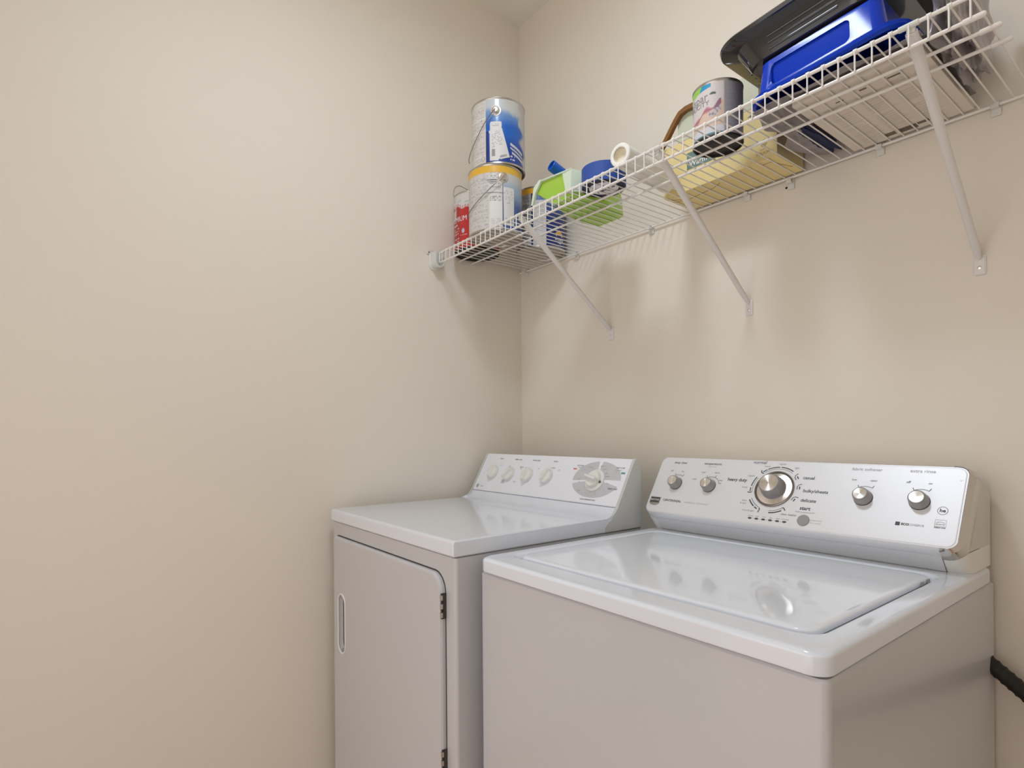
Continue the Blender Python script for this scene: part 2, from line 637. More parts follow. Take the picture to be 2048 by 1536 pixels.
dtext(bm, 'COTTONS', 0.006, 0.528, 0.1155, 0.0001)
dtext(bml, 'auto dry', 0.0045, 0.53, 0.110, 0.0001)
dtext(bm, 'EASY CARE', 0.006, 0.683, 0.115, 0.0001)
dtext(bml, 'DELICATES', 0.0045, 0.677, 0.1075, 0.0001)
dtext(bm, 'TIMED DRY', 0.0068, 0.679, 0.051, 0.00025)
dtext(bm, '* CASUALS/PERMANENT PRESS', 0.0052, 0.602, 0.0125, 0.0001, sx=0.86)
for (t, x, s) in (('MORE DRY', 0.571, 0.112), ('LESS', 0.549, 0.103), ('MORE DRY', 0.619, 0.1175), ('DRY', 0.631, 0.108), ('LESS', 0.640, 0.0965), ('NORMAL', 0.646, 0.087), ('PRESS', 0.540, 0.073), ('60', 0.650, 0.045), ('OFF', 0.655, 0.0655), ('OFF', 0.5465, 0.063), ('80 MIN', 0.557, 0.037), ('70', 0.573, 0.030)):
    dtext(bml, t, 0.0045, x, s, 0.0001)
for a in (40, 62, 82, 122, 140, 215, 230, 246, 262, 278, 294, 318):
    ar = math.radians(a)
    dline(bml, 0.6055 + 0.0365 * math.cos(ar), 0.0725 + 0.0365 * math.sin(ar), 0.6055 + 0.043 * math.cos(ar), 0.0725 + 0.043 * math.sin(ar), 0.0007)
for a in (246, 262, 278, 294):
    ar = math.radians(a)
    dtext(bml, {246: '50', 262: '40', 278: '30', 294: '20'}[a], 0.005, 0.6055 + 0.047 * math.cos(ar), 0.0725 + 0.047 * math.sin(ar), 0.0001)
# round maker's badge, lower left
for k in range(24):
    a0, a1 = 2 * PI * k / 24, 2 * PI * (k + 1) / 24
    quad(bm, [dpl(0.0618 + r * math.cos(a), 0.0168 + r * math.sin(a), OFF + 0.0002) for r, a in ((0.0066, a0), (0.0066, a1), (0.0042, a1), (0.0042, a0))])
dtext(bm, 'GE', 0.006, 0.0618, 0.0168, 0.0002)
dtext(bml, 'Profile', 0.006, 0.087, 0.0168, 0.0001)
obj('printed_lettering', bm, M_ink_mid, dr, smooth=False)
obj('printed_lettering', bml, M_ink_light, dr, smooth=False)
bm = B()
quad(bm, [dpl(x, s, OFF + 0.0002) for x, s in ((0.5035, 0.1022), (0.5175, 0.1022), (0.5175, 0.1068), (0.5035, 0.1068))])
obj('red_mark', bm, mat('red_print', (0.72, 0.22, 0.17), 0.5), dr, smooth=False, label='small red printed mark')
bm = B()
quad(bm, [dpl(x, s, OFF + 0.0002) for x, s in ((0.6905, 0.0975), (0.7045, 0.0975), (0.7045, 0.1025), (0.6905, 0.1025))])
obj('teal_mark', bm, mat('teal_ink', (0.12, 0.33, 0.33), 0.5), dr, smooth=False, label='small teal printed mark')

# dryer door with pocket handle
bm = B()
d0 = rrect(0.072, 0.683, 0.12, 0.8775, [0.042, 0.012, 0.012, 0.042], 8)
d1 = rrect(0.0745, 0.6805, 0.1225, 0.875, [0.040, 0.010, 0.010, 0.040], 8)
d2 = rrect(0.079, 0.676, 0.127, 0.8705, [0.036, 0.007, 0.007, 0.036], 8)
yf = DRF + 0.006
add_loft(bm, [[(x, yf + 0.01, z) for x, z in d0], [(x, yf - 0.008, z) for x, z in d0], [(x, yf - 0.0125, z) for x, z in d1], [(x, yf - 0.014, z) for x, z in d2]])
door = obj('door', bm, M_enamel_shaded, dr)
c = B()
s0 = rrect(0.1145, 0.160, 0.552, 0.716, 0.0225, 10)
add_loft(c, [[(x, yf + 0.006, z) for x, z in s0], [(x, yf - 0.03, z) for x, z in s0]])
boolean_cut(door, c)
# raised rim of the pocket
bm = B()
rim = [(x, yf - 0.0145, z) for x, z in rrect(0.1125, 0.162, 0.550, 0.718, 0.0245, 10)]
add_tube(bm, rim, 0.0024, 8, closed=True)
obj('pocket_handle', bm, M_plastic_w, door)
# dark sheet behind the door edge, shade of the gap put into its colour
bm = B()
g0 = rrect(0.0695, 0.6855, 0.1175, 0.880, [0.044, 0.013, 0.013, 0.044], 8)
add_loft(bm, [[(x, yf - 0.0008, z) for x, z in g0], [(x, yf + 0.004, z) for x, z in g0]])
obj('door_gap_shade', bm, M_gap, dr, smooth=False, label='dark strip in place of the shadow round the dryer door')
for zc in (0.81, 0.477, 0.2):
    bm = B()
    add_tube(bm, [(0.6835, yf - 0.010, zc - 0.027), (0.6835, yf - 0.010, zc + 0.027)], 0.0022, 8)
    add_box(bm, 0.6825, 0.6865, yf - 0.008, yf, zc - 0.027, zc + 0.027)
    hg = obj('hinge', bm, M_gap, dr)
    for k in range(3):
        bm = B()
        add_tube(bm, [(0.6838, yf - 0.0105, zc - 0.024 + k * 0.0185), (0.6838, yf - 0.0105, zc - 0.0135 + k * 0.0185)], 0.0036, 10)
        obj('knuckle', bm, M_steel, hg)
bm = B()
for (x, y) in ((0.08, -0.73), (0.68, -0.73), (0.08, -0.22), (0.68, -0.22)):
    bm = B()
    add_lathe(bm, [(0.02, 0), (0.02, 0.012), (0.008, 0.014), (0.008, 0.03)], 16, Matrix.Translation((x, y, 0)))
    obj('levelling_foot', bm, M_hose, dr)


# ------------------------------------------------------------------ washer
WX0, WX1, WF, WB = 0.7454, 1.4444, -0.7283, -0.0251
wa = empty('washing_machine', (1.09, -0.38, 0), 'white top-loading washing machine with silver control console, right of the dryer', 'washing machine')
bm = B()
add_loft(bm, [[(x, y, z) for x, y in rrect(WX0 + 0.002, WX1 + 0.0005, WF + 0.003, WB + 0.010, 0.012, 6)] for z in (0.03, 0.8845)] +
         [[(x, y, 0.888) for x, y in rrect(WX0 + 0.005, WX1 - 0.003, WF + 0.006, WB + 0.006, 0.010, 6)]])
obj('cabinet', bm, M_enamel_shaded, wa)
bm = B()
add_loft(bm, [[(x, y, z) for x, y in rrect(WX0 + 0.007, WX1 - 0.007, WF + 0.009, WB - 0.006, 0.014, 6)] for z in (0.887, 0.893)])
obj('seam', bm, M_gap, wa, smooth=False)
# top cover ring with lid opening
LX0, LX1, LF, LB = 0.786, 1.400, -0.664, -0.192
outer = [
    (0.8915, 0.0045, 0.022), (0.8905, 0.001, 0.024), (0.893, 0.0, 0.025), (0.9120, 0.0, 0.025), (0.9145, 0.0006, 0.025), (0.9170, 0.0024, 0.0255), (0.9188, 0.0055, 0.026), (0.9196, 0.0095, 0.027)]
loops = []
for z, ins, r in outer:
    loops.append([(x, y, z) for x, y in rrect(WX0 + ins, WX1 - ins, WF + ins, WB - ins, r, 8)])
loops.append([(x, y, 0.9195) for x, y in rrect(LX0 - 0.013, LX1 + 0.013, LF - 0.013, LB + 0.011, 0.036, 8)])
loops.append([(x, y, 0.9172) for x, y in rrect(LX0 - 0.008, LX1 + 0.008, LF - 0.008, LB + 0.006, 0.034, 8)])
loops.append([(x, y, 0.9118) for x, y in rrect(LX0 - 0.0015, LX1 + 0.0015, LF - 0.0015, LB + 0.0015, 0.030, 8)])
loops.append([(x, y, 0.908) for x, y in rrect(LX0 + 0.001, LX1 - 0.001, LF + 0.001, LB - 0.001, 0.028, 8)])
bm = B()
add_loft(bm, loops, cap0=True, cap1=True)
obj('top_cover', bm, M_enamel, wa, angle=50)
# lid
bm = B()
ll = []
for z, ins, r in ((0.9095, 0.004, 0.025), (0.9150, 0.003, 0.026), (0.9180, 0.0045, 0.0255), (0.9193, 0.009, 0.024), (0.9197, 0.016, 0.02)):
    ll.append([(x, y, z) for x, y in rrect(LX0 + ins, LX1 - ins, LF + ins + 0.004, LB - ins, r, 8)])
add_loft(bm, ll)
lid = obj('lid', bm, M_enamel_lit, wa, angle=50)
for y in (-0.255, -0.225):
    bm = B()
    add_box(bm, LX1 - 0.0035, LX1 - 0.0005, y - 0.006, y + 0.006, 0.911, 0.9172, 0.0008)
    obj('hinge_pin', bm, M_gray, lid)

WP0 = Vector((0, -0.197, 0.967))
WP1 = Vector((0, -0.109, 1.108))
Wt = (WP1 - WP0).normalized()
Wn = Vector((0, -Wt.z, Wt.y))


def wpl(x, s, off=0.0):
    p = WP0 + Wt * s + Wn * off
    return Vector((x, p.y, p.z))


# console base (lower white-silver band)
bm = B()
add_prism_x(bm, [(-0.152, 0.9195), (-0.158, 0.924), (-0.180, 0.952), (-0.178, 0.958), (-0.13, 0.972), (-0.03, 0.97), (-0.03, 0.9195)], 0.778, 1.405)
obj('console_base', bm, M_base_silver, wa)
for (a, b) in ((0.7515, 0.7775), (1.4055, 1.4395)):
    bm = B()
    r = [0.002, 0.002, 0.002, 0.03] if a > 1 else [0.002, 0.002, 0.014, 0.002]
    add_loft(bm, [[(x, y, z) for x, y in rrect(a, b, yy, -0.022, r, 6)] for z, yy in ((0.9195, -0.150), (0.952, -0.1795), (0.9595, -0.184))])
    obj('console_corner', bm, M_plastic_w, wa)
bm = B()
add_prism_x(bm, [(-0.1535, 0.9192), (-0.1505, 0.9212), (-0.03, 0.9212), (-0.03, 0.9192)], 0.78, 1.4052)
obj('console_gap', bm, M_gap, wa, smooth=False)
# console shell: loft of inclined rounded outlines from face to back
bm = B()


def wloop(x0, x1, s0, s1, r, off):
    return [wpl(x, s, off) for x, s in rrect(x0, x1, s0, s1, r, 10)]


add_loft(bm, [
    wloop(0.7530, 1.4310, 0.0035, 0.1665, 0.017, 0.0),
    wloop(0.7515, 1.4345, 0.0000, 0.1678, 0.020, -0.003),
    wloop(0.7505, 1.4385, -0.003, 0.1675, 0.024, -0.010),
    wloop(0.7500, 1.4400, -0.004, 0.166, 0.026, -0.020),
], cap0=True, cap1=True)
obj('console_shell', bm, M_silver, wa, angle=40)
# rear housing
bm = B()
loops = []
for (y, zt, zb_) in ((-0.164, 0.998, 0.9605), (-0.130, 1.046, 0.9605), (-0.100, 1.094, 0.9605), (-0.093, 1.1010, 0.9605), (-0.084, 1.1035, 0.9205), (-0.074, 1.1030, 0.9205), (-0.052, 1.0965, 0.9205), (-0.030, 1.088, 0.9205), (-0.020, 1.080, 0.9205), (-0.0175, 1.076, 0.9205)):
    e = 0.002 if y > -0.019 else 0.0
    loops.append([(x, y, z) for x, z in rrect(0.752 + e, 1.4392 - e, zb_, zt, [0.024, 0.024, 0.001, 0.001], 8)])
add_loft(bm, loops)
obj('console_housing', bm, mat('console_housing_plastic', (0.66, 0.65, 0.63), 0.35), wa)
# chrome end trim, curved round the right end
bm = B()
pa = wloop(1.405, 1.4322, 0.0015, 0.1675, [0.018, 0.001, 0.001, 0.020], 0.0006)
pb = wloop(1.405, 1.4405, -0.004, 0.1685, [0.022, 0.001, 0.001, 0.026], -0.006)
pc = wloop(1.405, 1.4425, -0.006, 0.1675, [0.024, 0.001, 0.001, 0.030], -0.022)
pd = wloop(1.405, 1.4415, -0.006, 0.166, [0.024, 0.001, 0.001, 0.030], -0.034)
n = len(pa)
rings = [[bm.verts.new(p) for p in l] for l in (pa, pb, pc, pd)]
for a, b in zip(rings[:-1], rings[1:]):
    for k in range(n):
        k2 = (k + 1) % n
        if a[k].co.x > 1.408 or a[k2].co.x > 1.408:
            bm.faces.new((a[k], a[k2], b[k2], b[k]))
bmesh.ops.delete(bm, geom=[v for v in bm.verts if not v.link_faces], context='VERTS')
obj('end_trim', bm, M_chrome, wa, label='chrome trim round the right end of the console')
# face plate
bm = B()
add_loft(bm, [wloop(0.7545, 1.4285, 0.005, 0.1645, 0.015, -0.001), wloop(0.7545, 1.4285, 0.005, 0.1645, 0.015, 0.0006), wloop(0.7565, 1.4265, 0.007, 0.1625, 0.014, 0.0012)])
obj('control_panel', bm, M_silver, wa)
WO = 0.0014


def wknob(x, s, r0, r1, h):
    Mx = knob_matrix(wpl(x, s, 0.0012), Wn, Wt)
    bm = B()
    add_lathe(bm, [(r0 * 1.04, 0), (r0 * 1.04, 0.0012), (0, 0.0013)], 40, Mx)
    k = obj('knob', bm, M_gap, wa)
    bm = B()
    add_lathe(bm, [(r0, 0.0013), (r0, 0.003), (r0 * 0.985, h * 0.3), (r1 + 0.0028, h * 0.88), (r1 + 0.0016, h * 0.985), (r1 + 0.0004, h), (r1, h * 0.985)], 48, Mx, cap0=False, cap1=False)
    obj('knob_skirt', bm, M_knobside, k)
    bm = B()
    add_lathe(bm, [(r1, h * 0.985), (r1 * 0.5, h * 0.975), (0.0008, h * 0.97), (0, h * 0.97)], 48, Matrix.Identity(4), cap0=False)
    cp = obj('knob_cap', bm, M_spun, k)
    cp.matrix_basis = Mx
    return k


for (x, s) in ((0.8215, 0.0885), (0.919, 0.0885), (1.2675, 0.0885), (1.3635, 0.0895)):
    wknob(x, s, 0.0168, 0.0118, 0.021)
# main dial bezel and knob
Mx = knob_matrix(wpl(1.0835, 0.0935, 0.0012), Wn, Wt)
bm = B()
add_lathe(bm, [(0.0445, 0), (0.0445, 0.003), (0.0425, 0.0042), (0.0408, 0.003), (0.0395, 0.0012), (0.0, 0.0012)], 64, Mx, cap0=False)
bz = obj('dial_bezel', bm, M_dark_steel, wa)
bm = B()
add_lathe(bm, [(0.0396, 0.0015), (0.036, 0.0022), (0.024, 0.0045), (0, 0.005)], 64, Matrix.Identity(4), cap0=False)
o = obj('dial_plate', bm, M_spun, bz)
o.matrix_basis = Mx
bm = B()
add_lathe(bm, [(0.0275, 0.0042), (0.0275, 0.006), (0.0268, 0.012), (0.0235, 0.029), (0.0222, 0.0315), (0.021, 0.032), (0.0205, 0.0314)], 56, Mx, cap0=False, cap1=False)
o = obj('dial_skirt', bm, M_knobside, bz)
bm = B()
add_lathe(bm, [(0.0205, 0.0314), (0.01, 0.031), (0.0008, 0.0308), (0, 0.0308)], 56, Matrix.Identity(4), cap0=False)
o = obj('dial_cap', bm, M_spun, bz)
o.matrix_basis = Mx
# start button
Mb = knob_matrix(wpl(1.1646, 0.0250, 0.0012), Wn, Wt)
bm = B()
add_lathe(bm, [(0.0125, 0), (0.0125, 0.0018), (0.0115, 0.0026), (0, 0.0028)], 36, Mb)
obj('start_button', bm, M_gray, wa)

bm = B()    # dark
bml = B()   # mid
bmx = B()   # light


def wtext(b, body, size, x, s, bold=0.0, align='CENTER', sx=1.0, rot=0.0):
    add_text(b, body, size, lambda u, v: wpl(x + u, s + v, WO), align, bold, sx, rot)


def wline(b, pts, wd, off=WO):
    L, Rr = [], []
    P = [Vector(p) for p in pts]
    for i, p in enumerate(P):
        d = (P[min(i + 1, len(P) - 1)] - P[max(i - 1, 0)]).normalized()
        nrm = Vector((-d.y, d.x)) * wd
        L.append(b.verts.new(wpl(p.x + nrm.x, p.y + nrm.y, off)))
        Rr.append(b.verts.new(wpl(p.x - nrm.x, p.y - nrm.y, off)))
    for i in range(len(P) - 1):
        b.faces.new((L[i], L[i + 1], Rr[i + 1], Rr[i]))


def arc(x, s, r, a0, a1, n=14):
    return [(x + r * math.cos(math.radians(a0 + (a1 - a0) * k / n)), s + r * math.sin(math.radians(a0 + (a1 - a0) * k / n))) for k in range(n + 1)]


DC = (1.0835, 0.0935)
wtext(bm, 'deep clean', 0.0092, 0.8139, 0.1508, 0.0001)
wtext(bm, 'temperature', 0.0096, 0.9095, 0.1512, 0.0001)
wtext(bmx, 'wash/rinse', 0.0055, 0.9098, 0.1432)
wtext(bml, 'off', 0.0062, 0.7955, 0.1255, 0.0001)
wtext(bml, 'on', 0.0062, 0.8295, 0.1255, 0.0001)
for (x, t) in ((0.8713, ('cold', 0.1055)), (0.891, ('cool', 0.1262)), (0.929, ('warm', 0.1268)), (0.9455, ('hot', 0.1063))):
    wtext(bml, t[0], 0.0062, x, t[1], 0.0001)
for (kx, ks, a0, a1) in ((0.8215, 0.0885, 112, 62), (0.919, 0.0885, 118, 18), (1.2675, 0.0885, 118, 62), (1.3635, 0.0895, 118, 62)):
    wline(bm, arc(kx, ks, 0.026, a0, a1), 0.0005)
    for a in ((a0, a1) if kx != 0.919 else (118, 70, 18)):
        p = Vector((math.cos(math.radians(a)), math.sin(math.radians(a))))
        wline(bm, [(kx + p.x * 0.026, ks + p.y * 0.026), (kx + p.x * 0.032, ks + p.y * 0.032)], 0.0006)
for (kx, a, b_) in ((1.2535, 'low', 'high'), (1.3395, 'off', 'on')):
    pass
wtext(bml, 'low', 0.0062, 1.2435, 0.1285, 0.0001)
wtext(bml, 'open', 0.0062, 1.2795, 0.1285, 0.0001)
wtext(bml, 'off', 0.0068, 1.3395, 0.1295, 0.0002)
wtext(bml, 'on', 0.0062, 1.3755, 0.1288, 0.0001)
wtext(bmx, 'fabric softener', 0.0096, 1.2625, 0.1533, 0.0001)
wtext(bmx, 'extra rinse', 0.0096, 1.3595, 0.1543, 0.0001)
# dial legends
wtext(bm, 'normal', 0.0115, 1.0318, 0.1604, 0.0001)
wtext(bml, 'heavy', 0.0062, 1.0526, 0.1508)
wtext(bml, 'regular', 0.0062, 1.0869, 0.1583)
wtext(bml, 'light', 0.0062, 1.1215, 0.1495)
wtext(bm, 'heavy duty', 0.0115, 0.9876, 0.1108, 0.0003)
wtext(bml, 'regular', 0.0062, 1.0203, 0.124)
wtext(bml, 'heavy', 0.0062, 1.0125, 0.0932)
wtext(bml, 'drain', 0.0062, 1.0215, 0.0590)
wtext(bml, '& spin', 0.0062, 1.0205, 0.0520)
wtext(bml, 'rinse & spin', 0.0062, 1.0375, 0.0348)
wtext(bml, 'clean washer', 0.0066, 1.1310, 0.0345, 0.0001)
wtext(bm, 'casual', 0.0105, 1.1525, 0.1262, 0.0002)
wtext(bm, 'bulky/sheets', 0.0105, 1.1735, 0.0945, 0.0002)
wtext(bm, 'delicate', 0.0105, 1.1640, 0.0715, 0.0002)
wtext(bm, 'start', 0.0118, 1.1615, 0.0528, 0.0003)
wtext(bml, 'hold to pause/cancel', 0.0048, 1.1630, 0.0440)
wtext(bmx, 'press & hold', 0.0045, 1.1900, 0.0275)
wtext(bmx, '3s to cancel', 0.0045, 1.1900, 0.0215)


def darc(b, r, a0, a1, wd):
    wline(b, arc(DC[0], DC[1], r, a0, a1, 18), wd)


for (a0, a1) in ((132, 121), (119, 91), (88, 56)):
    darc(bm, 0.0565, a0, a1, 0.0012)
darc(bm, 0.0520, 130, 55, 0.0004)
wline(bm, [(DC[0] + 0.0515 * math.cos(math.radians(133)), DC[1] + 0.0515 * math.sin(math.radians(133))), (DC[0] - 0.0408, DC[1] + 0.0405), (DC[0] - 0.0425, DC[1] + 0.0465)], 0.0011)
for (a0, a1) in ((150, 176), (180, 190)):
    darc(bm, 0.0560, a0, a1, 0.0012)
darc(bm, 0.0515, 150, 192, 0.0004)
wline(bm, [(DC[0] - 0.0505, DC[1] - 0.0110), (DC[0] - 0.0535, DC[1] - 0.0128), (DC[0] - 0.061, DC[1] - 0.0125)], 0.0011)
for (a0, a1) in ((212, 232), (235, 243)):
    darc(bm, 0.0590, a0, a1, 0.0014)
darc(bm, 0.0535, 210, 243, 0.0006)
wline(bm, [(DC[0] - 0.0225, DC[1] - 0.0490), (DC[0] - 0.0200, DC[1] - 0.0530), (DC[0] - 0.0225, DC[1] - 0.0610)], 0.0011)
darc(bm, 0.0590, 272, 300, 0.0014)
darc(bm, 0.0540, 272, 304, 0.0005)
wline(bm, [(DC[0] + 0.0290, DC[1] - 0.0445), (DC[0] + 0.0325, DC[1] - 0.0440), (DC[0] + 0.0375, DC[1] - 0.0500)], 0.0011)
for a in (36, 8, -24):
    p = Vector((math.cos(math.radians(a)), math.sin(math.radians(a))))
    q = Vector((-p.y, p.x))
    c0 = Vector(DC) + p * 0.050
    pts = [c0 + q * -0.004, c0 + q * 0.003, c0 + q * 0.007 + p * 0.003, c0 + q * 0.0085 + p * 0.010]
    wline(bm, [tuple(v) for v in pts], 0.0008)
    c1 = Vector(DC) + p * 0.0555
    wline(bm, [tuple(c1 + q * -0.004), tuple(c1 + q * 0.003)], 0.0013)
for k in range(6):
    x = 1.0471 + k * 0.0158
    bm.faces.new([bm.verts.new(wpl(x + 0.0046 * math.cos(2 * PI * j / 16), 0.0165 + 0.0024 * math.sin(2 * PI * j / 16), WO)) for j in range(16)])
    wtext(bml, ('sensing', 'wash', 'rinse', 'spin', 'done', 'lid locked')[k], 0.0042, x + 0.0005, 0.0225)
    if k < 5:
        wline(bml, [(x + 0.006, 0.0165), (x + 0.0100, 0.0165)], 0.0003)
# badge row
wtext(bm, 'CENTENNIAL', 0.0082, 0.8275, 0.0388, 0.0002, sx=1.12)
wtext(bmx, 'COMMERCIAL TECHNOLOGY', 0.0054, 0.8995, 0.0378, sx=0.95)
quad(bm, [wpl(x, s, WO) for x, s in ((1.3320, 0.0370), (1.3395, 0.0370), (1.3395, 0.0445), (1.3320, 0.0445))])
wtext(bm, 'ECO', 0.0062, 1.3415, 0.0405, 0.0003, 'LEFT')
wtext(bml, 'CONSERVE', 0.0062, 1.3520, 0.0405, 0.0, 'LEFT', sx=0.85)
wline(bml, arc(1.4018, 0.0748, 0.0078, 0, 360, 24), 0.0005)
wtext(bm, 'he', 0.0095, 1.4018, 0.0748, 0.0003)
es = [(1.3935, 0.0430), (1.4105, 0.0430), (1.4105, 0.0560), (1.3935, 0.0560), (1.3935, 0.0430)]
wline(bmx, es, 0.0004)
wline(bml, arc(1.402, 0.040, 0.012, 55, 125, 10), 0.0004)
wtext(bmx, 'energy', 0.0052, 1.402, 0.0475, 0.0001)
wtext(bml, 'ENERGY STAR', 0.0034, 1.402, 0.0405, 0.0002, sx=0.8)
wline(bml, [(1.4195, 0.1390), (1.4210, 0.1372), (1.4235, 0.1392)], 0.0003)
obj('printed_lettering', bm, M_ink, wa, smooth=False)
obj('printed_lettering', bml, M_ink_mid, wa, smooth=False)
obj('printed_lettering', bmx, M_ink_light, wa, smooth=False)
# maker's badge: silver shield with dark plate
bm = B()
sh = [(0.7605, 0.0455), (0.7915, 0.0455), (0.7915, 0.0270), (0.7845, 0.0225), (0.7760, 0.0210), (0.7675, 0.0225), (0.7605, 0.0270)]
add_loft(bm, [[wpl(x, s, 0.0008) for x, s in sh], [wpl(x, s, 0.0022) for x, s in sh]])
bd = obj('badge', bm, M_steel, wa)
bm = B()
sp = [(0.7620, 0.0290), (0.7900, 0.0290), (0.7900, 0.0440), (0.7620, 0.0440)]
add_loft(bm, [[wpl(x, s, 0.002) for x, s in sp], [wpl(x, s, 0.0026) for x, s in sp]])
obj('badge_plate', bm, M_ink, bd)
bm = B()
add_text(bm, 'MAYTAG', 0.0068, lambda u, v: wpl(0.7760 + u, 0.0366 + v, 0.0028), 'CENTER', 0.0002, 0.95)
obj('badge_lettering', bm, M_base_silver, bd, smooth=False)
bm = B()
for (x, y) in ((0.79, -0.68), (1.40, -0.68), (0.79, -0.07), (1.40, -0.07)):
    bm = B()
    add_lathe(bm, [(0.02, 0), (0.02, 0.012), (0.008, 0.014), (0.008, 0.035)], 16, Matrix.Translation((x, y, 0)))
    obj('levelling_foot', bm, M_hose, wa)


# drain hose behind the washer on the right
bm = B()
P0, P1 = Vector((1.4370, -0.040, 0.7405)), Vector((1.88, -0.040, 0.43))
pts, rs = [], []
NN = 130
for k in range(NN + 1):
    t = k / NN
    p = P0.lerp(P1, t)
    p.z += -0.03 * math.sin(PI * t) * 0.3
    pts.append(p)
    rs.append(0.0135 + 0.0016 * (1 if k % 3 == 0 else 0))
for k in range(1, 60):
    t = k / 59
    a = t * PI / 2
    pts.append(P1 + Vector((0.10 * math.sin(a), 0, -0.07 * math.sin(a) - 0.38 * t)))
    rs.append(0.0135 + 0.0016 * (1 if k % 3 == 0 else 0))
add_tube(bm, pts, rs, 14)
tag(obj('drain_hose', bm, M_hose), 'black corrugated drain hose leaving behind the right side of the washing machine', 'hose')

# ------------------------------------------------------------------ wire shelf
S = 1.7998          # level of the front and deck wires
D = 0.3869          # depth
sh = empty('wire_shelf', (0.78, 0, S), 'long white vinyl-coated wire shelf on the back wall above both machines', 'shelf')


def rail(name, y, z, x0, x1, r, tip=False):
    bm = B()
    if tip:
        add_tube(bm, [(x0, y, z), (x1 - 0.028, y, z), (x1 - 0.027, y, z), (x1 - 0.003, y, z), (x1, y, z)], [r, r, r * 1.45, r * 1.45, r * 0.8], 10)
    else:
        add_tube(bm, [(x0, y, z), (x1, y, z)], r, 10)
    return obj(name, bm, M_wire, sh)


ZR = S - 0.0035
rail('front_rail', -D, S - 0.001, 0.036, 1.515, 0.0032)
rail('lip_rail', -D, S - 0.0347, 0.036, 1.519, 0.0030, True)
rail('support_rail', -0.2870, ZR - 0.0012, 0.002, 1.516, 0.0030, True)
rail('support_rail', -0.2335, ZR - 0.0012, 0.002, 1.519, 0.0030, True)
rail('back_rail', -0.010, ZR, 0.006, 1.62, 0.0030)
bm = B()
for k in range(58):
    x = 1.5017 - 0.0254 * k
    if x < 0.045:
        break
    add_tube(bm, [(x, -0.008, S), (x, -D - 0.001, S), (x, -D - 0.0038, S - 0.002), (x, -D - 0.0038, S - 0.0357)], 0.0015, 6)
    add_tube(bm, [(x - 0.003, -D, S - 0.001), (x + 0.003, -D, S - 0.001)], 0.0046, 8)
add_tube(bm, [(0.038, -D - 0.003, S), (0.038, -D - 0.003, S - 0.0347)], 0.0022, 6)
obj('wire_deck', bm, M_wire, sh)


def clip(x, dz=0.0, screw=True):
    bm = B()
    add_box(bm, x - 0.008, x + 0.008, -0.005, 0.0, S - 0.022 + dz, S + 0.006 + dz, 0.0015)
    add_box(bm, x - 0.0065, x + 0.0065, -0.0165, -0.002, S - 0.010 + dz, S - 0.0068 + dz, 0.001)
    add_box(bm, x - 0.0065, x + 0.0065, -0.0175, -0.0145, S - 0.010 + dz, S - 0.001 + dz, 0.001)
    c = obj('wall_clip', bm, M_bracket, sh)
    bm = B()
    add_lathe(bm, [(0.0028, 0), (0.0028, 0.0012), (0, 0.002)], 12, Matrix.Translation((x, -0.005, S + 0.001 + dz)) @ Matrix.Rotation(PI / 2, 4, 'X'))
    obj('screw', bm, M_dark_steel, c)


for x in (0.040, 0.3135, 0.633, 0.942, 1.0555, 1.2512, 1.449):
    clip(x, -0.0075 if x == 1.0555 else 0)
bm = B()
add_lathe(bm, [(0.0028, 0), (0.0028, 0.0006), (0, 0.0007)], 14, Matrix.Translation((1.0427, 0, 1.779)) @ Matrix.Rotation(PI / 2, 4, 'X'))
tag(obj('screw_hole', bm, M_hole), 'tiny dark screw hole in the wall just under the yellow box end of the shelf', 'hole')

# braces
BR = empty('shelf_brace', (0.465, 0, 1.50), '', 'bracket', 'diagonal braces under the wire shelf')


def brace_parts(root, x):
    a = Vector((x + 0.004, -D + 0.006, S - 0.009))
    b = Vector((x, -0.006, 1.512))
    d = (b - a)
    bm = B()
    pts = [a + d * t for t in (0, 0.05, 0.5, 0.94, 0.985, 1.0)]
    add_tube(bm, pts, [0.0085, 0.0085, 0.0072, 0.0070, 0.0055, 0.004], 14)
    obj('brace_tube', bm, M_brace, root)
    bm = B()
    add_tube(bm, [(x - 0.011, -D, S - 0.001), (x + 0.016, -D, S - 0.001)], 0.0046, 10)
    add_box(bm, x - 0.002, x + 0.010, -D + 0.002, -D + 0.008, S - 0.012, S - 0.001, 0.0012)
    obj('hook', bm, M_bracket, root)
    bm = B()
    loops = []
    for y, ins, r in ((0.0, 0, 0.004), (-0.003, 0.0005, 0.004), (-0.005, 0.003, 0.003)):
        loops.append([(px, y, pz) for px, pz in rrect(x - 0.0105 + ins, x + 0.0105 - ins, 1.479 + ins, 1.520 - ins, r, 4)])
    add_loft(bm, loops)
    fp = obj('foot_plate', bm, M_brace, root)
    bm = B()
    add_lathe(bm, [(0.0035, 0), (0.0033, 0.0012), (0, 0.0022)], 14, Matrix.Translation((x, -0.005, 1.4935)) @ Matrix.Rotation(PI / 2, 4, 'X'))
    obj('screw', bm, M_screw, fp)


brace_parts(BR, 0.465)
BR['label'] = 'white diagonal shelf brace nearest the corner, below the stacked paint cans'


def copy_tree(o, parent=None):
    c_ = o.copy()
    C.objects.link(c_)
    if parent is not None:
        c_.parent = parent
        c_.matrix_parent_inverse = o.matrix_parent_inverse.copy()
    for ch in list(o.children):
        copy_tree(ch, c_)
    return c_


for x, lab in ((0.9434, 'white diagonal shelf brace in the middle, beside the yellow box'),
               (1.4221, 'white diagonal shelf brace at the right end, below the grey bag')):
    c_ = copy_tree(BR)
    c_.location = (x, 0, 1.50)
    c_['label'] = lab

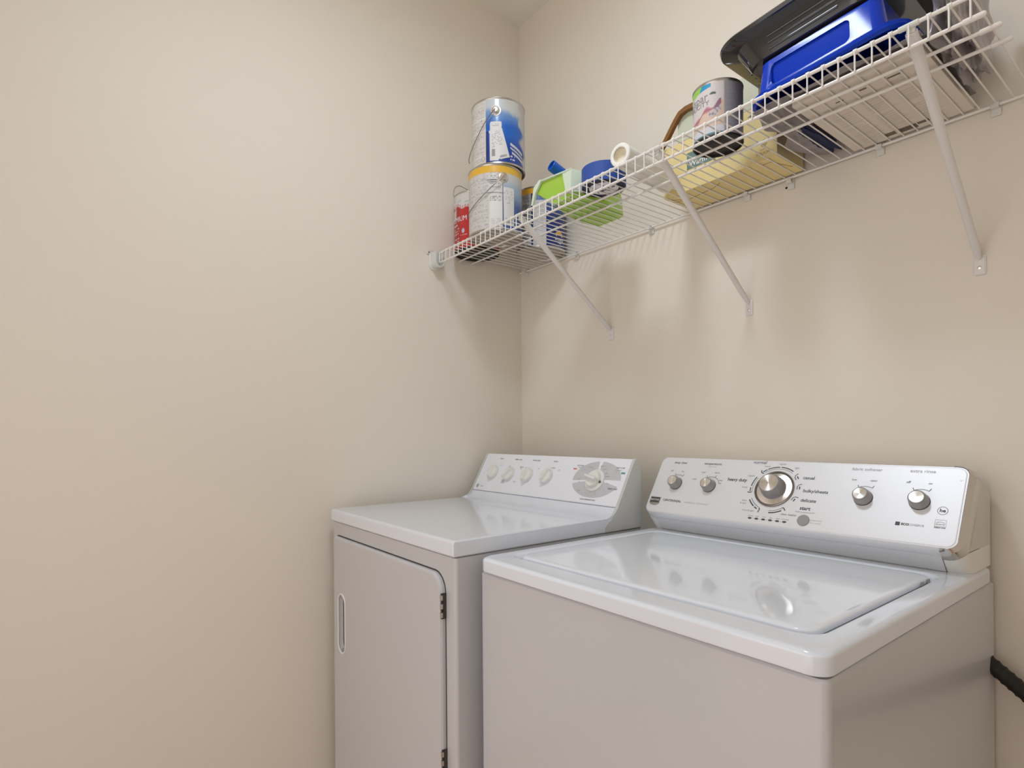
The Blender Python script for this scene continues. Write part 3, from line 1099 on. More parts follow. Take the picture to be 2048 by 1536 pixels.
# end bracket on the left wall
eb = empty('shelf_end_bracket', (0, -0.385, 1.78), 'white plastic end bracket holding the shelf front on the left wall', 'bracket')
bm = B()
loops = []
for x, ins in ((0.0, 0.0), (0.005, 0.0), (0.007, 0.0025)):
    loops.append([(x, y, z) for y, z in rrect(-0.412 + ins, -0.366 - ins, 1.745 + ins, 1.801 - ins, [0.004, 0.004, 0.018, 0.018], 6)])
add_loft(bm, loops)
add_box(bm, 0.0, 0.006, -0.420, -0.360, 1.797, 1.8095, 0.004)
bp_ = obj('back_plate', bm, M_bracket, eb)
bm = B()
out = rrect(-0.406, -0.370, 1.750, 1.802, [0.002, 0.002, 0.016, 0.016], 6)
inn = rrect(-0.4025, -0.3735, 1.7535, 1.8035, [0.002, 0.002, 0.0135, 0.0135], 6)
ro = [[bm.verts.new((x, y, z)) for y, z in l] for x, l in ((0.006, out), (0.037, out), (0.037, inn), (0.006, inn))]
n = len(out)
for a, b in zip(ro, ro[1:] + ro[:1]):
    for k in range(n):
        k2 = (k + 1) % n
        if k == n - 1 or not (a[k].co.z > 1.799 and a[k2].co.z > 1.799 and abs(a[k].co.y - a[k2].co.y) > 0.01):
            bm.faces.new((a[k], a[k2], b[k2], b[k]))
obj('cradle', bm, M_bracket, eb)
bm = B()
add_lathe(bm, [(0.0028, 0), (0.0028, 0.001), (0, 0.0012)], 12, Matrix.Translation((0.006, -0.4135, 1.803)) @ Matrix.Rotation(PI / 2, 4, 'Y'))
obj('screw', bm, M_dark_steel, bp_)

# ------------------------------------------------------------------ cans
TOP = S + 0.0018


def hsh(a, b):
    v = math.sin(a * 127.1 + b * 311.7) * 43758.5453
    return v - math.floor(v)


def lerp3(a, b, t):
    t = max(0.0, min(1.0, t))
    return tuple(a[i] + (b[i] - a[i]) * t for i in range(3))


def sm(a, b, x):
    t = max(0.0, min(1.0, (x - a) / (b - a)))
    return t * t * (3 - 2 * t)


def cam_angle(c):
    return math.atan2(CAM.y - c[1], CAM.x - c[0])


def make_can(name, c, z0, R, h, paint, label, cat, bottom, rim=True, ear=None, bail=None, N=300, Mm=120, group=None):
    root = empty(name, (c[0], c[1], z0), label, cat, group)
    ca = cam_angle(c)
    T = Matrix.Translation((c[0], c[1], z0))
    bm = B()
    add_lathe(bm, [(0, 0.004), (R * 0.93, 0.004), (R * 0.945, 0.0005), (R * 0.97, 0.0), (R * 1.0, 0.0012), (R * 0.998, 0.005), (R * 0.985, 0.006)], 72, T, cap1=False)
    obj('bottom_seam', bm, bottom, root)
    # printed body
    bm = B()
    rings = []
    for j in range(Mm + 1):
        z = z0 + 0.005 + (h - 0.010) * j / Mm
        rings.append([bm.verts.new((c[0] + R * 0.985 * math.cos(ca + 2 * PI * (i / N - 0.5)), c[1] + R * 0.985 * math.sin(ca + 2 * PI * (i / N - 0.5)), z)) for i in range(N)])
    for j in range(Mm):
        for i in range(N):
            i2 = (i + 1) % N
            bm.faces.new((rings[j][i], rings[j][i2], rings[j + 1][i2], rings[j + 1][i]))
    me = bpy.data.meshes.new('body')
    bm.to_mesh(me)
    bm.free()
    me.materials.append(M_print)
    at = me.color_attributes.new('print', 'FLOAT_COLOR', 'POINT')
    cols = []
    for j in range(Mm + 1):
        for i in range(N):
            dlt = 360 * (i / N - 0.5)
            cols.extend((*paint(dlt, j / Mm), 1.0))
    at.data.foreach_set('color', cols)
    me.polygons.foreach_set('use_smooth', [True] * len(me.polygons))
    o = bpy.data.objects.new('printed_body', me)
    C.objects.link(o)
    o.parent = root
    o.matrix_parent_inverse = parent_world(root).inverted()
    # top rim and lid
    bm = B()
    add_lathe(bm, [(R * 0.985, h - 0.006), (R * 1.0, h - 0.004), (R * 1.005, h - 0.001), (R * 0.99, h), (R * 0.90, h), (R * 0.88, h - 0.004), (R * 0.86, h - 0.005)], 72, T, cap0=False, cap1=False)
    obj('rim', bm, M_steel, root)
    bm = B()
    add_lathe(bm, [(R * 0.87, h - 0.0055), (R * 0.84, h - 0.001), (R * 0.80, h - 0.004), (0, h - 0.004)], 64, T, cap0=False)
    obj('lid', bm, M_steel, root)

    def P(dl, zf, off=0.0):
        a = ca + math.radians(dl)
        return Vector((c[0] + (R * 0.985 + off) * math.cos(a), c[1] + (R * 0.985 + off) * math.sin(a), z0 + 0.005 + (h - 0.01) * zf))
    if ear:
        p = P(ear[0], ear[1])
        nrm = Vector((p.x - c[0], p.y - c[1], 0)).normalized()
        Me = nrm.to_track_quat('Z', 'Y').to_matrix().to_4x4()
        Me.translation = p - nrm * 0.0006
        bm = B()
        add_lathe(bm, [(0.0165, 0), (0.016, 0.0016), (0.0120, 0.0022), (0.0105, 0.0030), (0.0098, 0.0075), (0.0070, 0.0105), (0.0, 0.0118)], 32, Me, cap0=False)
        er = obj('handle_ear', bm, M_screw, root)
        bm = B()
        pts = [P(*b) for b in bail]
        # smooth the bail with a Catmull-Rom pass
        sm_p = []
        for i in range(len(pts) - 1):
            p0 = pts[max(i - 1, 0)]
            p1, p2 = pts[i], pts[i + 1]
            p3 = pts[min(i + 2, len(pts) - 1)]
            for k in range(8):
                t = k / 8
                sm_p.append(0.5 * ((2 * p1) + (p2 - p0) * t + (2 * p0 - 5 * p1 + 4 * p2 - p3) * t * t + (3 * p1 - p0 - 3 * p2 + p3) * t ** 3))
        sm_p.append(pts[-1])
        add_tube(bm, sm_p, 0.0012, 8)
        obj('bail_handle', bm, M_dark_steel, root)
    return root, P


WHT = (0.66, 0.645, 0.625)
INK = (0.36, 0.35, 0.35)


def lines(dl, zf, x0, x1, rows, dens, base=WHT, seed=0.0, ink=INK, wl=3.2):
    """fine print: broken text rows"""
    r = zf * rows
    row = math.floor(r)
    fr = r - row
    if fr < 0.45 and x0 < dl < x1:
        if hsh(row * 1.7 + seed, math.floor(dl / wl)) < dens and hsh(row + seed, 3.3) < 0.85:
            return ink
    return base


def paint_upper(dl, zf):
    if dl < -27.5 or dl > 140:                      # fine print side
        c_ = lines(dl, zf, -80, -30, 44, 0.5, (0.66, 0.64, 0.60), 1.0, (0.47, 0.45, 0.43))
        if abs(zf - 0.72) < 0.012 or abs(zf - 0.52) < 0.01 or abs(zf - 0.12) < 0.01:
            c_ = (0.74, 0.73, 0.70)
        dd = math.hypot((dl + 34) * 0.011, (zf - 0.075))
        if 0.035 < dd < 0.045:
            c_ = (0.30, 0.30, 0.32)
        return c_
    sky = lerp3((0.010, 0.05, 0.30), (0.01, 0.12, 0.52), sm(0.15, 0.5, zf))
    sky = lerp3(sky, (0.16, 0.30, 0.56), sm(0.55, 0.80, zf))
    sky = lerp3(sky, (0.54, 0.57, 0.60), sm(0.76, 0.88, zf + 0.0010 * dl))
    # clouds to the right
    cl_ = math.sin(dl * 0.21 + zf * 9) * 0.03 + math.sin(dl * 0.5 + zf * 23) * 0.02
    f = sm(0.80, 0.90, zf + cl_ + 0.0022 * (dl - 10)) * sm(6, 20, dl)
    sky = lerp3(sky, (0.55, 0.56, 0.53), f * 0.9)
    if dl > 46:
        sky = lerp3(sky, (0.50, 0.50, 0.50), sm(52, 66, dl + 8 * math.sin(zf * 21) + 26 * (zf - 0.4)))
    # white bars and small lettering low on the right
    for (a, b, s0) in ((0.27, 0.31, 26), (0.215, 0.24, 26), (0.15, 0.185, 30)):
        zz = zf + (dl - 30) * 0.0028
        if a < zz < b and s0 < dl < 60:
            return (0.60, 0.61, 0.62)
    if 24 < dl < 36 and 0.02 < zf < 0.12 and (math.floor(zf * 40) % 2 == 0) and hsh(math.floor(dl / 2.2), math.floor(zf * 40)) < 0.75:
        return (0.62, 0.62, 0.66)
    if dl < -21 and zf < 0.5:
        sky = lerp3(sky, (0.02, 0.035, 0.14), 0.8)
    return sky


def paint_lower(dl, zf):
    if zf > 0.885:
        return (0.78, 0.46, 0.045)
    if dl < -13 or dl > 140:
        b_ = (0.63, 0.61, 0.585)
        if 0.60 < zf < 0.607 or 0.40 < zf < 0.407:
            return (0.42, 0.41, 0.40)
        return lines(dl, zf, -78, -15, 46, 0.55, b_, 2.0, (0.43, 0.41, 0.40), 2.6)
    if dl < 15.0:
        b_ = (0.68, 0.665, 0.64)
        if zf < 0.44 and zf > 0.18:
            return (0.74, 0.74, 0.73)
        if zf < 0.18:
            return lines(dl, zf, -9, 11, 42, 0.8, (0.72, 0.71, 0.70), 6.0, (0.45, 0.45, 0.45), 2.0)
        if 0.72 < zf < 0.78:
            return lines(dl, zf, -11, 3, 34, 0.95, b_, 5.0, (0.13, 0.13, 0.14), 1.4)
        return lines(dl, zf, -11, 11, 34, 0.72, b_, 3.0, (0.30, 0.29, 0.29), 1.8)
    if dl < 16.6 and zf < 0.72:
        return (0.12, 0.13, 0.17)
    sky = lerp3((0.06, 0.12, 0.36), (0.33, 0.44, 0.60), sm(0.35, 0.65, zf))
    sky = lerp3(sky, (0.56, 0.57, 0.58), sm(0.62, 0.82, zf))
    if dl > 52:
        sky = lerp3(sky, (0.02, 0.05, 0.22), sm(0.5, 0.25, zf))
    return sky


def paint_red(dl, zf):
    wave = 0.80 - 0.0014 * (dl + 60) + 0.02 * math.sin(dl * 0.2)
    if zf > wave + 0.02:
        b_ = (0.66, 0.66, 0.64)
        s = math.sin(dl * 0.07 + zf * 42) + 0.5 * math.sin(dl * 0.17 - zf * 61)
        if s > 1.15 and zf < 0.95:
            return lerp3(b_, (0.33, 0.46, 0.48), 0.7)
        return b_
    if zf > wave - 0.035:
        return (0.60, 0.30, 0.31) if math.sin(dl * 0.8) > -0.2 else (0.62, 0.58, 0.56)
    if dl < -62 and 0.55 < zf < wave - 0.03 - 0.004 * (-62 - dl):
        return (0.62, 0.55, 0.52)
    b_ = (0.52, 0.030, 0.028)
    if dl < -46:
        b_ = lerp3(b_, (0.34, 0.02, 0.025), 0.6)
    dd = math.hypot((dl + 36) * 0.010, zf - 0.31)
    if dd < 0.042:
        return (0.50, 0.55, 0.72)
    if -46 < dl < -24 and 0.225 < zf < 0.245 and hsh(math.floor(dl / 1.5), 2) < 0.8:
        return (0.62, 0.35, 0.35)
    if dl < -46 and zf < 0.42 and zf > 0.08:
        return lines(dl, zf, -88, -50, 22, 0.6, b_, 8.0, (0.58, 0.42, 0.40), 4.0)
    return b_


def paint_third(dl, zf):
    if zf > 0.90 and dl < 22:
        return (0.80, 0.42, 0.03)
    if dl < -20.5 or dl > 150:
        return lines(dl, zf, -85, -24, 40, 0.75, (0.47, 0.46, 0.46), 4.0, (0.22, 0.22, 0.23), 3.0)
    if dl < -16.5:
        return (0.025, 0.035, 0.12)
    if dl < 14 and zf < 0.78:
        b_ = (0.66, 0.655, 0.66)
        if zf < 0.16:
            return lines(dl, zf, -14, 9, 40, 0.75, b_, 9.0, (0.50, 0.44, 0.44), 2.0)
        return lines(dl, zf, -14, 9, 26, 0.35, b_, 7.0, (0.42, 0.42, 0.45), 2.6)
    sky = lerp3((0.012, 0.025, 0.19), (0.07, 0.15, 0.40), sm(0.45, 0.85, zf))
    if 38 < dl < 62 and abs(zf - (0.26 - 0.004 * abs(dl - 50))) < 0.035:
        return (0.78, 0.45, 0.10)
    return sky


def paint_quart(dl, zf):
    if dl > 13.5 or dl < -150:
        b_ = (0.36, 0.345, 0.355)
        c_ = lines(dl, zf, 16, 60, 60, 0.75, b_, 5.0, (0.30, 0.285, 0.30), 4.0)
        if dl < 15:
            c_ = (0.44, 0.42, 0.43)
        return c_
    b_ = (0.66, 0.61, 0.59)
    # green and blue swoosh at the top
    if zf > 0.865 and dl < -15:
        e = 0.865 + 0.0012 * max(0, dl + 60)
        if zf > e:
            return (0.015, 0.30, 0.52) if dl > -42 + 60 * (zf - 0.93) else (0.30, 0.58, 0.08)
    # dark leaf mark
    dx, dz = (dl + 11) / 7.5, (zf - 0.775) / 0.035
    if dx * dx + dz * dz < 1 and dz > -0.35 - 0.2 * dx:
        return (0.09, 0.12, 0.09)
    # smoke ribbon, rising to the right
    mid = 0.31 + 0.0036 * (dl + 70) + 0.03 * math.sin(dl * 0.16)
    wd = 0.040 + 0.022 * math.sin(dl * 0.23 + 1)
    if dl < 8 and abs(zf - mid) < wd:
        t = abs(zf - mid) / wd
        col = lerp3((0.40, 0.12, 0.16), (0.60, 0.36, 0.38), t)
        if dl > -12:
            col = lerp3(col, (0.20, 0.13, 0.22), sm(-12, -2, dl) * (0.4 + 0.6 * t))
        return col
    if -20 < dl < 8 and mid - 0.17 < zf < mid - wd:
        s = math.sin(dl * 0.35 + zf * 50 + 2 * math.sin(dl * 0.2)) + 0.4 * math.sin(dl * 0.8 - zf * 38)
        return lerp3((0.58, 0.50, 0.50), (0.25, 0.22, 0.32), sm(0.2, 1.1, s))
    if zf < mid and zf > 0.16:
        return lerp3((0.70, 0.50, 0.36), b_, sm(0.0, 0.12, mid - zf) * 0.25)
    if zf <= 0.16:
        if zf > 0.035:
            return (0.67, 0.67, 0.71)
        return (0.12, 0.25, 0.28)
    return b_


Rg, Hg = 0.0862, 0.2045
low_c = (0.2546, -0.3117)
upc = (0.2546 + 0.0068, -0.3117 + 0.0087)
red_c = (0.0830, -0.2665)
third_c = (0.2220, -0.0930)
_, Pl = make_can('paint_can', low_c, TOP, Rg, Hg, paint_lower,
                 'gallon paint can with yellow top band and grey fine print, lower of the two stacked', 'paint can', M_steel,
                 ear=(16.5, 0.815), bail=[(16.5, 0.815, 0.0115), (8, 0.74, 0.014), (-8, 0.62, 0.012), (-34, 0.47, 0.006), (-60, 0.36, 0.005), (-84, 0.30, 0.006)])
_, Pu = make_can('paint_can', upc, TOP + Hg, Rg, Hg, paint_upper,
                 'gallon paint can with a blue sky label and white stickers, on top of the stack', 'paint can', M_steel,
                 ear=(-5.0, 0.805), bail=[(-5.0, 0.815, 0.0115), (-11, 0.75, 0.013), (-25, 0.62, 0.010), (-45, 0.45, 0.006), (-68, 0.30, 0.007), (-88, 0.22, 0.010), (-100, 0.215, 0.010)])
_, Pr = make_can('paint_can', red_c, TOP, 0.0795, 0.196, paint_red,
                 'red paint can with white lettering, in the left corner of the shelf', 'paint can', M_black_base)
_, Pt = make_can('paint_can', third_c, TOP, 0.0862, Hg, paint_third,
                 'blue paint can with an orange top band, behind the stack by the back wall', 'paint can', M_steel)
qc = (1.0304, -0.2795)
_, Pq = make_can('paint_can', qc, TOP, 0.0528, 0.1205, paint_quart,
                 'small quart paint can with pink smoke on its label, in front of the yellow box', 'paint can', M_black_base)
for o in list(bpy.data.objects):
    if o.name.startswith('paint_can') and o.parent is None:
        o['group'] = 'paint cans on the shelf'
cans = [o for o in bpy.data.objects if o.name.startswith('paint_can') and o.parent is None]
cans.sort(key=lambda o: o.name)

# upper can stickers
ZZ = lambda zf: zf
root_up = cans[1]


def sticker(P, poly, off, name, m, parent, nsub=10, label=None):
    """poly of (deg, zf) split into a fine grid strip by strip in zf so it follows the tin"""
    bm = B()
    vs = [bm.verts.new((a, z, 0)) for a, z in poly]
    bm.faces.new(vs)
    amin = min(p[0] for p in poly)
    amax = max(p[0] for p in poly)
    k = math.ceil(amin / 4)
    while k * 4 < amax:
        bmesh.ops.bisect_plane(bm, geom=bm.verts[:] + bm.edges[:] + bm.faces[:], plane_co=(k * 4, 0, 0), plane_no=(1, 0, 0))
        k += 1
    for v in bm.verts:
        v.co = P(v.co.x, v.co.y, off)
    return obj(name, bm, m, parent, smooth=False, label=label)


M_sticker = mat('white_paper_sticker', (0.72, 0.71, 0.70), 0.5)
M_sticker_ink = mat('grey_barcode_ink', (0.24, 0.24, 0.25), 0.6)
s1 = sticker(Pu, [(-18, 0.02), (-1, 0.02), (4, 0.06), (7, 0.60), (6, 0.635), (-16, 0.635), (-17.5, 0.60), (-17.5, 0.50), (-18.5, 0.42)], 0.0006, 'sticker', M_sticker, root_up)
s2 = sticker(Pu, [(-20.5, 0.485), (-15, 0.52), (7.5, 0.53), (24, 0.085), (4, 0.035)], 0.0010, 'sticker', M_sticker, root_up)


def bars(P, a0, a1, z0, z1, n, off, parent, name='barcode', rot=False, m=None, skew=0.0):
    bm = B()
    for k in range(n):
        if rot:
            za = z0 + (z1 - z0) * k / n
            zb_ = za + (z1 - z0) / n * (0.35 + 0.3 * hsh(k, 5))
            quad(bm, [P(a0, za, off), P(a1, za + skew, off), P(a1, zb_ + skew, off), P(a0, zb_, off)])
        else:
            aa = a0 + (a1 - a0) * k / n
            ab = aa + (a1 - a0) / n * (0.35 + 0.45 * hsh(k, 7))
            sk = skew * k / n
            quad(bm, [P(aa, z0 + sk, off), P(ab, z0 + sk, off), P(ab, z1 + sk, off), P(aa, z1 + sk, off)])
    return obj(name, bm, m or M_sticker_ink, parent, smooth=False)


bars(Pu, -14, -6.5, 0.09, 0.20, 9, 0.0012, s1)
bars(Pu, 3, 18, 0.06, 0.095, 16, 0.0014, s2, skew=0.035)


def fine_rows(P, a0, a1, z0, z1, rows, off, parent, dens=0.6, skew=0.0, m=None, wl=1.6):
    bm = B()
    for r in range(rows):
        za = z0 + (z1 - z0) * (r + 0.5) / rows
        hh = (z1 - z0) / rows * 0.22
        aa = a0
        while aa < a1:
            wdt = wl * (0.6 + hsh(r, aa))
            if hsh(aa * 3.1, r + 0.3) < dens:
                s_ = skew * (aa - a0) / (a1 - a0)
                e = min(aa + wdt, a1)
                quad(bm, [P(aa, za - hh + s_, off), P(e, za - hh + s_, off), P(e, za + hh + s_, off), P(aa, za + hh + s_, off)])
            aa += wdt * 1.3
    return obj('fine_print', bm, m or M_ink_light, parent, smooth=False)


fine_rows(Pu, -14, 4, 0.56, 0.61, 2, 0.0012, s1, 0.5)
fine_rows(Pu, -13, 8, 0.22, 0.47, 9, 0.0014, s2, 0.5, 0.05)
# lower can sticker and print
low = cans[0]
s3 = sticker(Pl, [(17.5, 0.06), (42, 0.06), (43, 0.64), (42, 0.665), (18, 0.665), (17, 0.64)], 0.0006, 'sticker', M_sticker, low)
bars(Pl, 21, 38, 0.10, 0.17, 14, 0.0010, s3)
fine_rows(Pl, 19, 40, 0.40, 0.62, 7, 0.0010, s3, 0.4)
bm = B()
for (t, sz, a, zf) in (('DRYING TIME', 0.0055, -6, 0.765), ('COVERAGE', 0.0052, -6, 0.735), ('CLEAN UP WITH WATER', 0.0048, 0, 0.565)):
    add_text(bm, t, sz, lambda u, v, a=a, zf=zf: Pl(a + math.degrees(u / Rg), zf + v / Hg, 0.0007), 'CENTER', 0.00012)
obj('printed_lettering', bm, M_ink_mid, low, smooth=False)
# red can lettering
red = cans[2]
bm = B()
add_text(bm, 'PREMIUM', 0.0260, lambda u, v: Pr(-56 + math.degrees(u / 0.0795), 0.535 + v / 0.196, 0.0006), 'CENTER', 0.0, 0.82)
for (t, sz, a, zf) in (('INTERIOR', 0.0085, -70, 0.44),):
    add_text(bm, t, sz, lambda u, v, a=a, zf=zf: Pr(a + math.degrees(u / 0.0795), zf + v / 0.196, 0.0006), 'CENTER', 0.0002, 1.1)
obj('printed_lettering', bm, M_white_ink, red, smooth=False)
# red can bail standing up above the lid
bm = B()
pts = []
rc = Vector((red_c[0], red_c[1], TOP + 0.196))
ca = cam_angle(red_c)
rt = Vector((-math.sin(ca), math.cos(ca), 0))
tw = Vector((math.cos(ca), math.sin(ca), 0))
# start at the ear on the left side, arch over to the right behind the stack
ctrl = [rc - rt * 0.0745 + tw * 0.012 + Vector((0, 0, -0.012)), rc - rt * 0.079 + tw * 0.012 + Vector((0, 0, 0.012)), rc - rt * 0.074 + tw * 0.010 + Vector((0, 0, 0.034)),
        rc - rt * 0.058 + tw * 0.006 + Vector((0, 0, 0.042)), rc - rt * 0.032 + Vector((0, 0, 0.032)), rc + rt * 0.0 - tw * 0.01 + Vector((0, 0, 0.018)), rc + rt * 0.05 - tw * 0.03 + Vector((0, 0, 0.004)), rc + rt * 0.073 - tw * 0.024 + Vector((0, 0, -0.012))]
for i in range(len(ctrl) - 1):
    p0, p1, p2, p3 = ctrl[max(i - 1, 0)], ctrl[i], ctrl[i + 1], ctrl[min(i + 2, len(ctrl) - 1)]
    for k in range(8):
        t = k / 8
        pts.append(0.5 * ((2 * p1) + (p2 - p0) * t + (2 * p0 - 5 * p1 + 4 * p2 - p3) * t * t + (3 * p1 - p0 - 3 * p2 + p3) * t ** 3))
pts.append(ctrl[-1])
add_tube(bm, pts, 0.0012, 8)
obj('bail_handle', bm, M_dark_steel, red)
# third can lettering
third = cans[3]
bm = B()
add_text(bm, 'INTERIOR', 0.0125, lambda u, v: Pt(50 + math.degrees(u / Rg), 0.125 + v / Hg, 0.0006), 'CENTER', 0.0003, 0.8)
add_text(bm, 'Paint', 0.0095, lambda u, v: Pt(50 + math.degrees(u / Rg), 0.075 + v / Hg, 0.0006), 'CENTER', 0.0003, 0.9)
obj('printed_lettering', bm, M_white_ink, third, smooth=False)
# quart lettering
quart = cans[4]
bm = B()
add_text(bm, 'valspar', 0.0255, lambda u, v: Pq(-58 + math.degrees(u / 0.0528), 0.755 + v / 0.1205, 0.0005), 'CENTER', -0.0001, 0.93)
obj('printed_lettering', bm, M_ink_mid, quart, smooth=False)
bm = B()
add_text(bm, 'SIMPLICITY', 0.0150, lambda u, v: Pq(-59 + math.degrees(u / 0.0528), 0.625 + v / 0.1205, 0.0005), 'CENTER', 0.0, 1.0)
obj('printed_lettering', bm, M_ink_mid, quart, smooth=False)

# ------------------------------------------------------------------ green tub with blue tube
gt = empty('green_tub', (0.60, -0.25, TOP), 'lime green translucent plastic tub with frosted corners, left of the blue tape roll', 'tub')


def prism(name, foot, top, z0, z1, m, parent, bev=0.004, label=None, mid=None):
    bm = B()
    lp = [[(x, y, z0) for x, y in foot]]
    if mid:
        lp.append([(x, y, mid[1]) for x, y in mid[0]])
    lp.append([(x, y, z1[i] if isinstance(z1, (list, tuple)) else z1) for i, (x, y) in enumerate(top)])
    add_loft(bm, lp)
    bmesh.ops.bevel(bm, geom=[e for e in bm.edges if e.calc_face_angle(0) > 0.5], offset=bev, segments=3, profile=0.5, affect='EDGES')
    return obj(name, bm, m, parent, label=label)


footg = [(0.584, -0.350), (0.648, -0.353), (0.668, -0.300), (0.672, -0.262), (0.655, -0.165), (0.632, -0.130), (0.532, -0.128), (0.524, -0.190), (0.548, -0.290)]
midg = [(0.507, -0.353), (0.650, -0.356), (0.670, -0.303), (0.672, -0.262), (0.655, -0.170), (0.630, -0.135), (0.528, -0.130), (0.514, -0.190), (0.502, -0.290)]
topg = [(0.530, -0.353), (0.651, -0.357), (0.668, -0.305), (0.668, -0.262), (0.650, -0.180), (0.625, -0.150), (0.545, -0.150), (0.530, -0.20), (0.524, -0.300)]
prism('tub_body', footg, topg, TOP, [1.879, 1.868, 1.868, 1.866, 1.860, 1.858, 1.858, 1.862, 1.872], M_green, gt, 0.005, mid=(midg, 1.853))
prism('frosted_corner', [(0.6300, -0.3575), (0.6500, -0.3590), (0.6760, -0.312), (0.6735, -0.290), (0.6450, -0.300)],
      [(0.6180, -0.3590), (0.6560, -0.3615), (0.6800, -0.312), (0.6740, -0.285), (0.6400, -0.298)], 1.812, [1.872, 1.868, 1.862, 1.862, 1.870], M_green_pale, gt, 0.0015, 'frosted pale green corner')
bm = B()
wp = [(0.4900, 1.8235), (0.4985, 1.8215), (0.5090, 1.8530), (0.5350, 1.8790), (0.5270, 1.8850), (0.5020, 1.8700)]
add_loft(bm, [[(x, -0.354, z) for x, z in wp], [(x, -0.361, z) for x, z in wp]])
bmesh.ops.bevel(bm, geom=bm.edges[:], offset=0.0008, segments=2, profile=0.5, affect='EDGES')
obj('frosted_corner', bm, M_green_pale, gt, label='frosted pale green corner')
bm = B()
pts = [(0.528, -0.357, 1.881), (0.575, -0.358, 1.8765), (0.620, -0.359, 1.8720), (0.655, -0.360, 1.8690)]
add_tube(bm, pts, [0.0022, 0.0024, 0.0026, 0.0022], 8)
obj('rim', bm, M_green_pale, gt)
# blue tube lying on the tub, open end up to the left
a = Vector((0.509, -0.300, 1.9490))
b = Vector((0.526, -0.160, 1.8900))
d = (b - a).normalized()
Mt = d.to_track_quat('Z', 'Y').to_matrix().to_4x4()
Mt.translation = a
L = (b - a).length
bm = B()
add_lathe(bm, [(0.0158, L), (0.0158, 0.001), (0.0150, 0), (0.0132, 0), (0.0128, 0.002), (0.0128, L - 0.02), (0, L - 0.02)], 32, Mt, cap0=True)
obj('spout_tube', bm, M_blue_pipe, gt, label='hollow blue plastic tube')
bm = B()
add_tube(bm, [b - d * 0.022, b + d * 0.004, Vector((0.550, -0.175, 1.872)), Vector((0.575, -0.190, 1.850))], [0.0155, 0.0165, 0.018, 0.020], 16)
obj('spout_neck', bm, M_green_pale, gt)

# ------------------------------------------------------------------ tape roll
tc_ = (0.7300, -0.3190)
tp = empty('masking_tape_roll', (tc_[0], tc_[1], TOP), 'roll of blue masking tape with a printed core, lying flat beside the green tub', 'tape')
T = Matrix.Translation((tc_[0], tc_[1], TOP))
bm = B()
add_lathe(bm, [(0.0375, 0.0), (0.0555, 0.0), (0.0562, 0.0008), (0.0562, 0.0472), (0.0555, 0.048), (0.0375, 0.048)], 64, T, cap0=False, cap1=False)
for f in bm.faces:
    nz = abs(f.calc_center_median().z - TOP)
    if nz < 0.0002:
        f.material_index = 1
obj('tape', bm, [M_tape, M_tape_side], tp)
bm = B()
add_lathe(bm, [(0.0372, -0.0002 + 0.0004), (0.0372, 0.048), (0.0355, 0.048), (0.0355, 0.0016)], 56, T, cap0=True, cap1=True)
core = obj('core', bm, M_core, tp)
bm = B()
for k in range(26):
    a = random.uniform(0, 2 * PI)
    r = random.uniform(0.006, 0.031)
    x, y = tc_[0] + r * math.cos(a), tc_[1] + r * math.sin(a)
    wdx, wdy = random.uniform(0.002, 0.008), random.uniform(0.0006, 0.0022)
    an = random.uniform(0, PI)
    cs_, sn_ = math.cos(an), math.sin(an)
    quad(bm, [(x + u * cs_ - v * sn_, y + u * sn_ + v * cs_, TOP - 0.0001) for u, v in ((-wdx, -wdy), (wdx, -wdy), (wdx, wdy), (-wdx, wdy))])
obj('core_print', bm, M_ink_mid, core, smooth=False)

# ------------------------------------------------------------------ white roll
ra_ = Vector((0.8360, -0.380, TOP + 0.0285))
rb_ = Vector((0.812, -0.165, TOP + 0.0285))
wr = empty('roller_cover', (0.825, -0.28, TOP), 'smooth milky white hollow roll lying front to back beside the blue tape', 'roll')
d = (rb_ - ra_)
Mr = d.normalized().to_track_quat('Z', 'Y').to_matrix().to_4x4()
Mr.translation = ra_
L = d.length
bm = B()
add_lathe(bm, [(0.0175, 0.003), (0.0184, 0.0008), (0.0205, 0), (0.0255, 0.0008), (0.0275, 0.003), (0.0275, L - 0.002), (0.026, L), (0.0175, L)], 48, Mr, cap0=False, cap1=False)
obj('outer_layer', bm, M_roll, wr)
bm = B()
add_lathe(bm, [(0, 0.014), (0.0165, 0.013), (0.0174, 0.004), (0.0174, L - 0.004), (0, L - 0.012)], 48, Mr, cap0=False, cap1=False)
obj('inner_core', bm, M_rollin, wr)

# ------------------------------------------------------------------ yellow box, pale box, brown strap
yb = empty('yellow_box', (0.93, -0.07, TOP), 'pale yellow cardboard box with small print, behind the small quart can', 'box')
bm = B()
add_box(bm, 0.779, 1.0900, -0.1375, -0.012, TOP, 1.9340, 0.0025, 2)
obj('carton', bm, M_yellow, yb)
bm = B()
quad(bm, [(0.852, -0.1377, 1.897), (0.935, -0.1377, 1.897), (0.935, -0.1377, 1.853), (0.852, -0.1377, 1.853)])
lb = obj('teal_label', bm, M_teal, yb, smooth=False, label='dark teal printed panel')
bm = B()
add_text(bm, 'Warm', 0.020, lambda u, v: Vector((0.859 + u, -0.1379, 1.866 + v)), 'LEFT', 0.0003)
obj('printed_lettering', bm, M_white_ink, lb, smooth=False)
bm = B()
add_text(bm, 'TOUCH', 0.0085, lambda u, v: Vector((1.056 + u, -0.1378, 1.8190 + v)), 'CENTER', 0.0001, 1.1)
add_text(bm, 'SOFT', 0.0055, lambda u, v: Vector((1.056 + u, -0.1378, 1.8275 + v)), 'CENTER', 0.0, 1.1)
obj('printed_lettering', bm, mat('brown_print', (0.38, 0.28, 0.10), 0.6), yb, smooth=False)
bm = B()
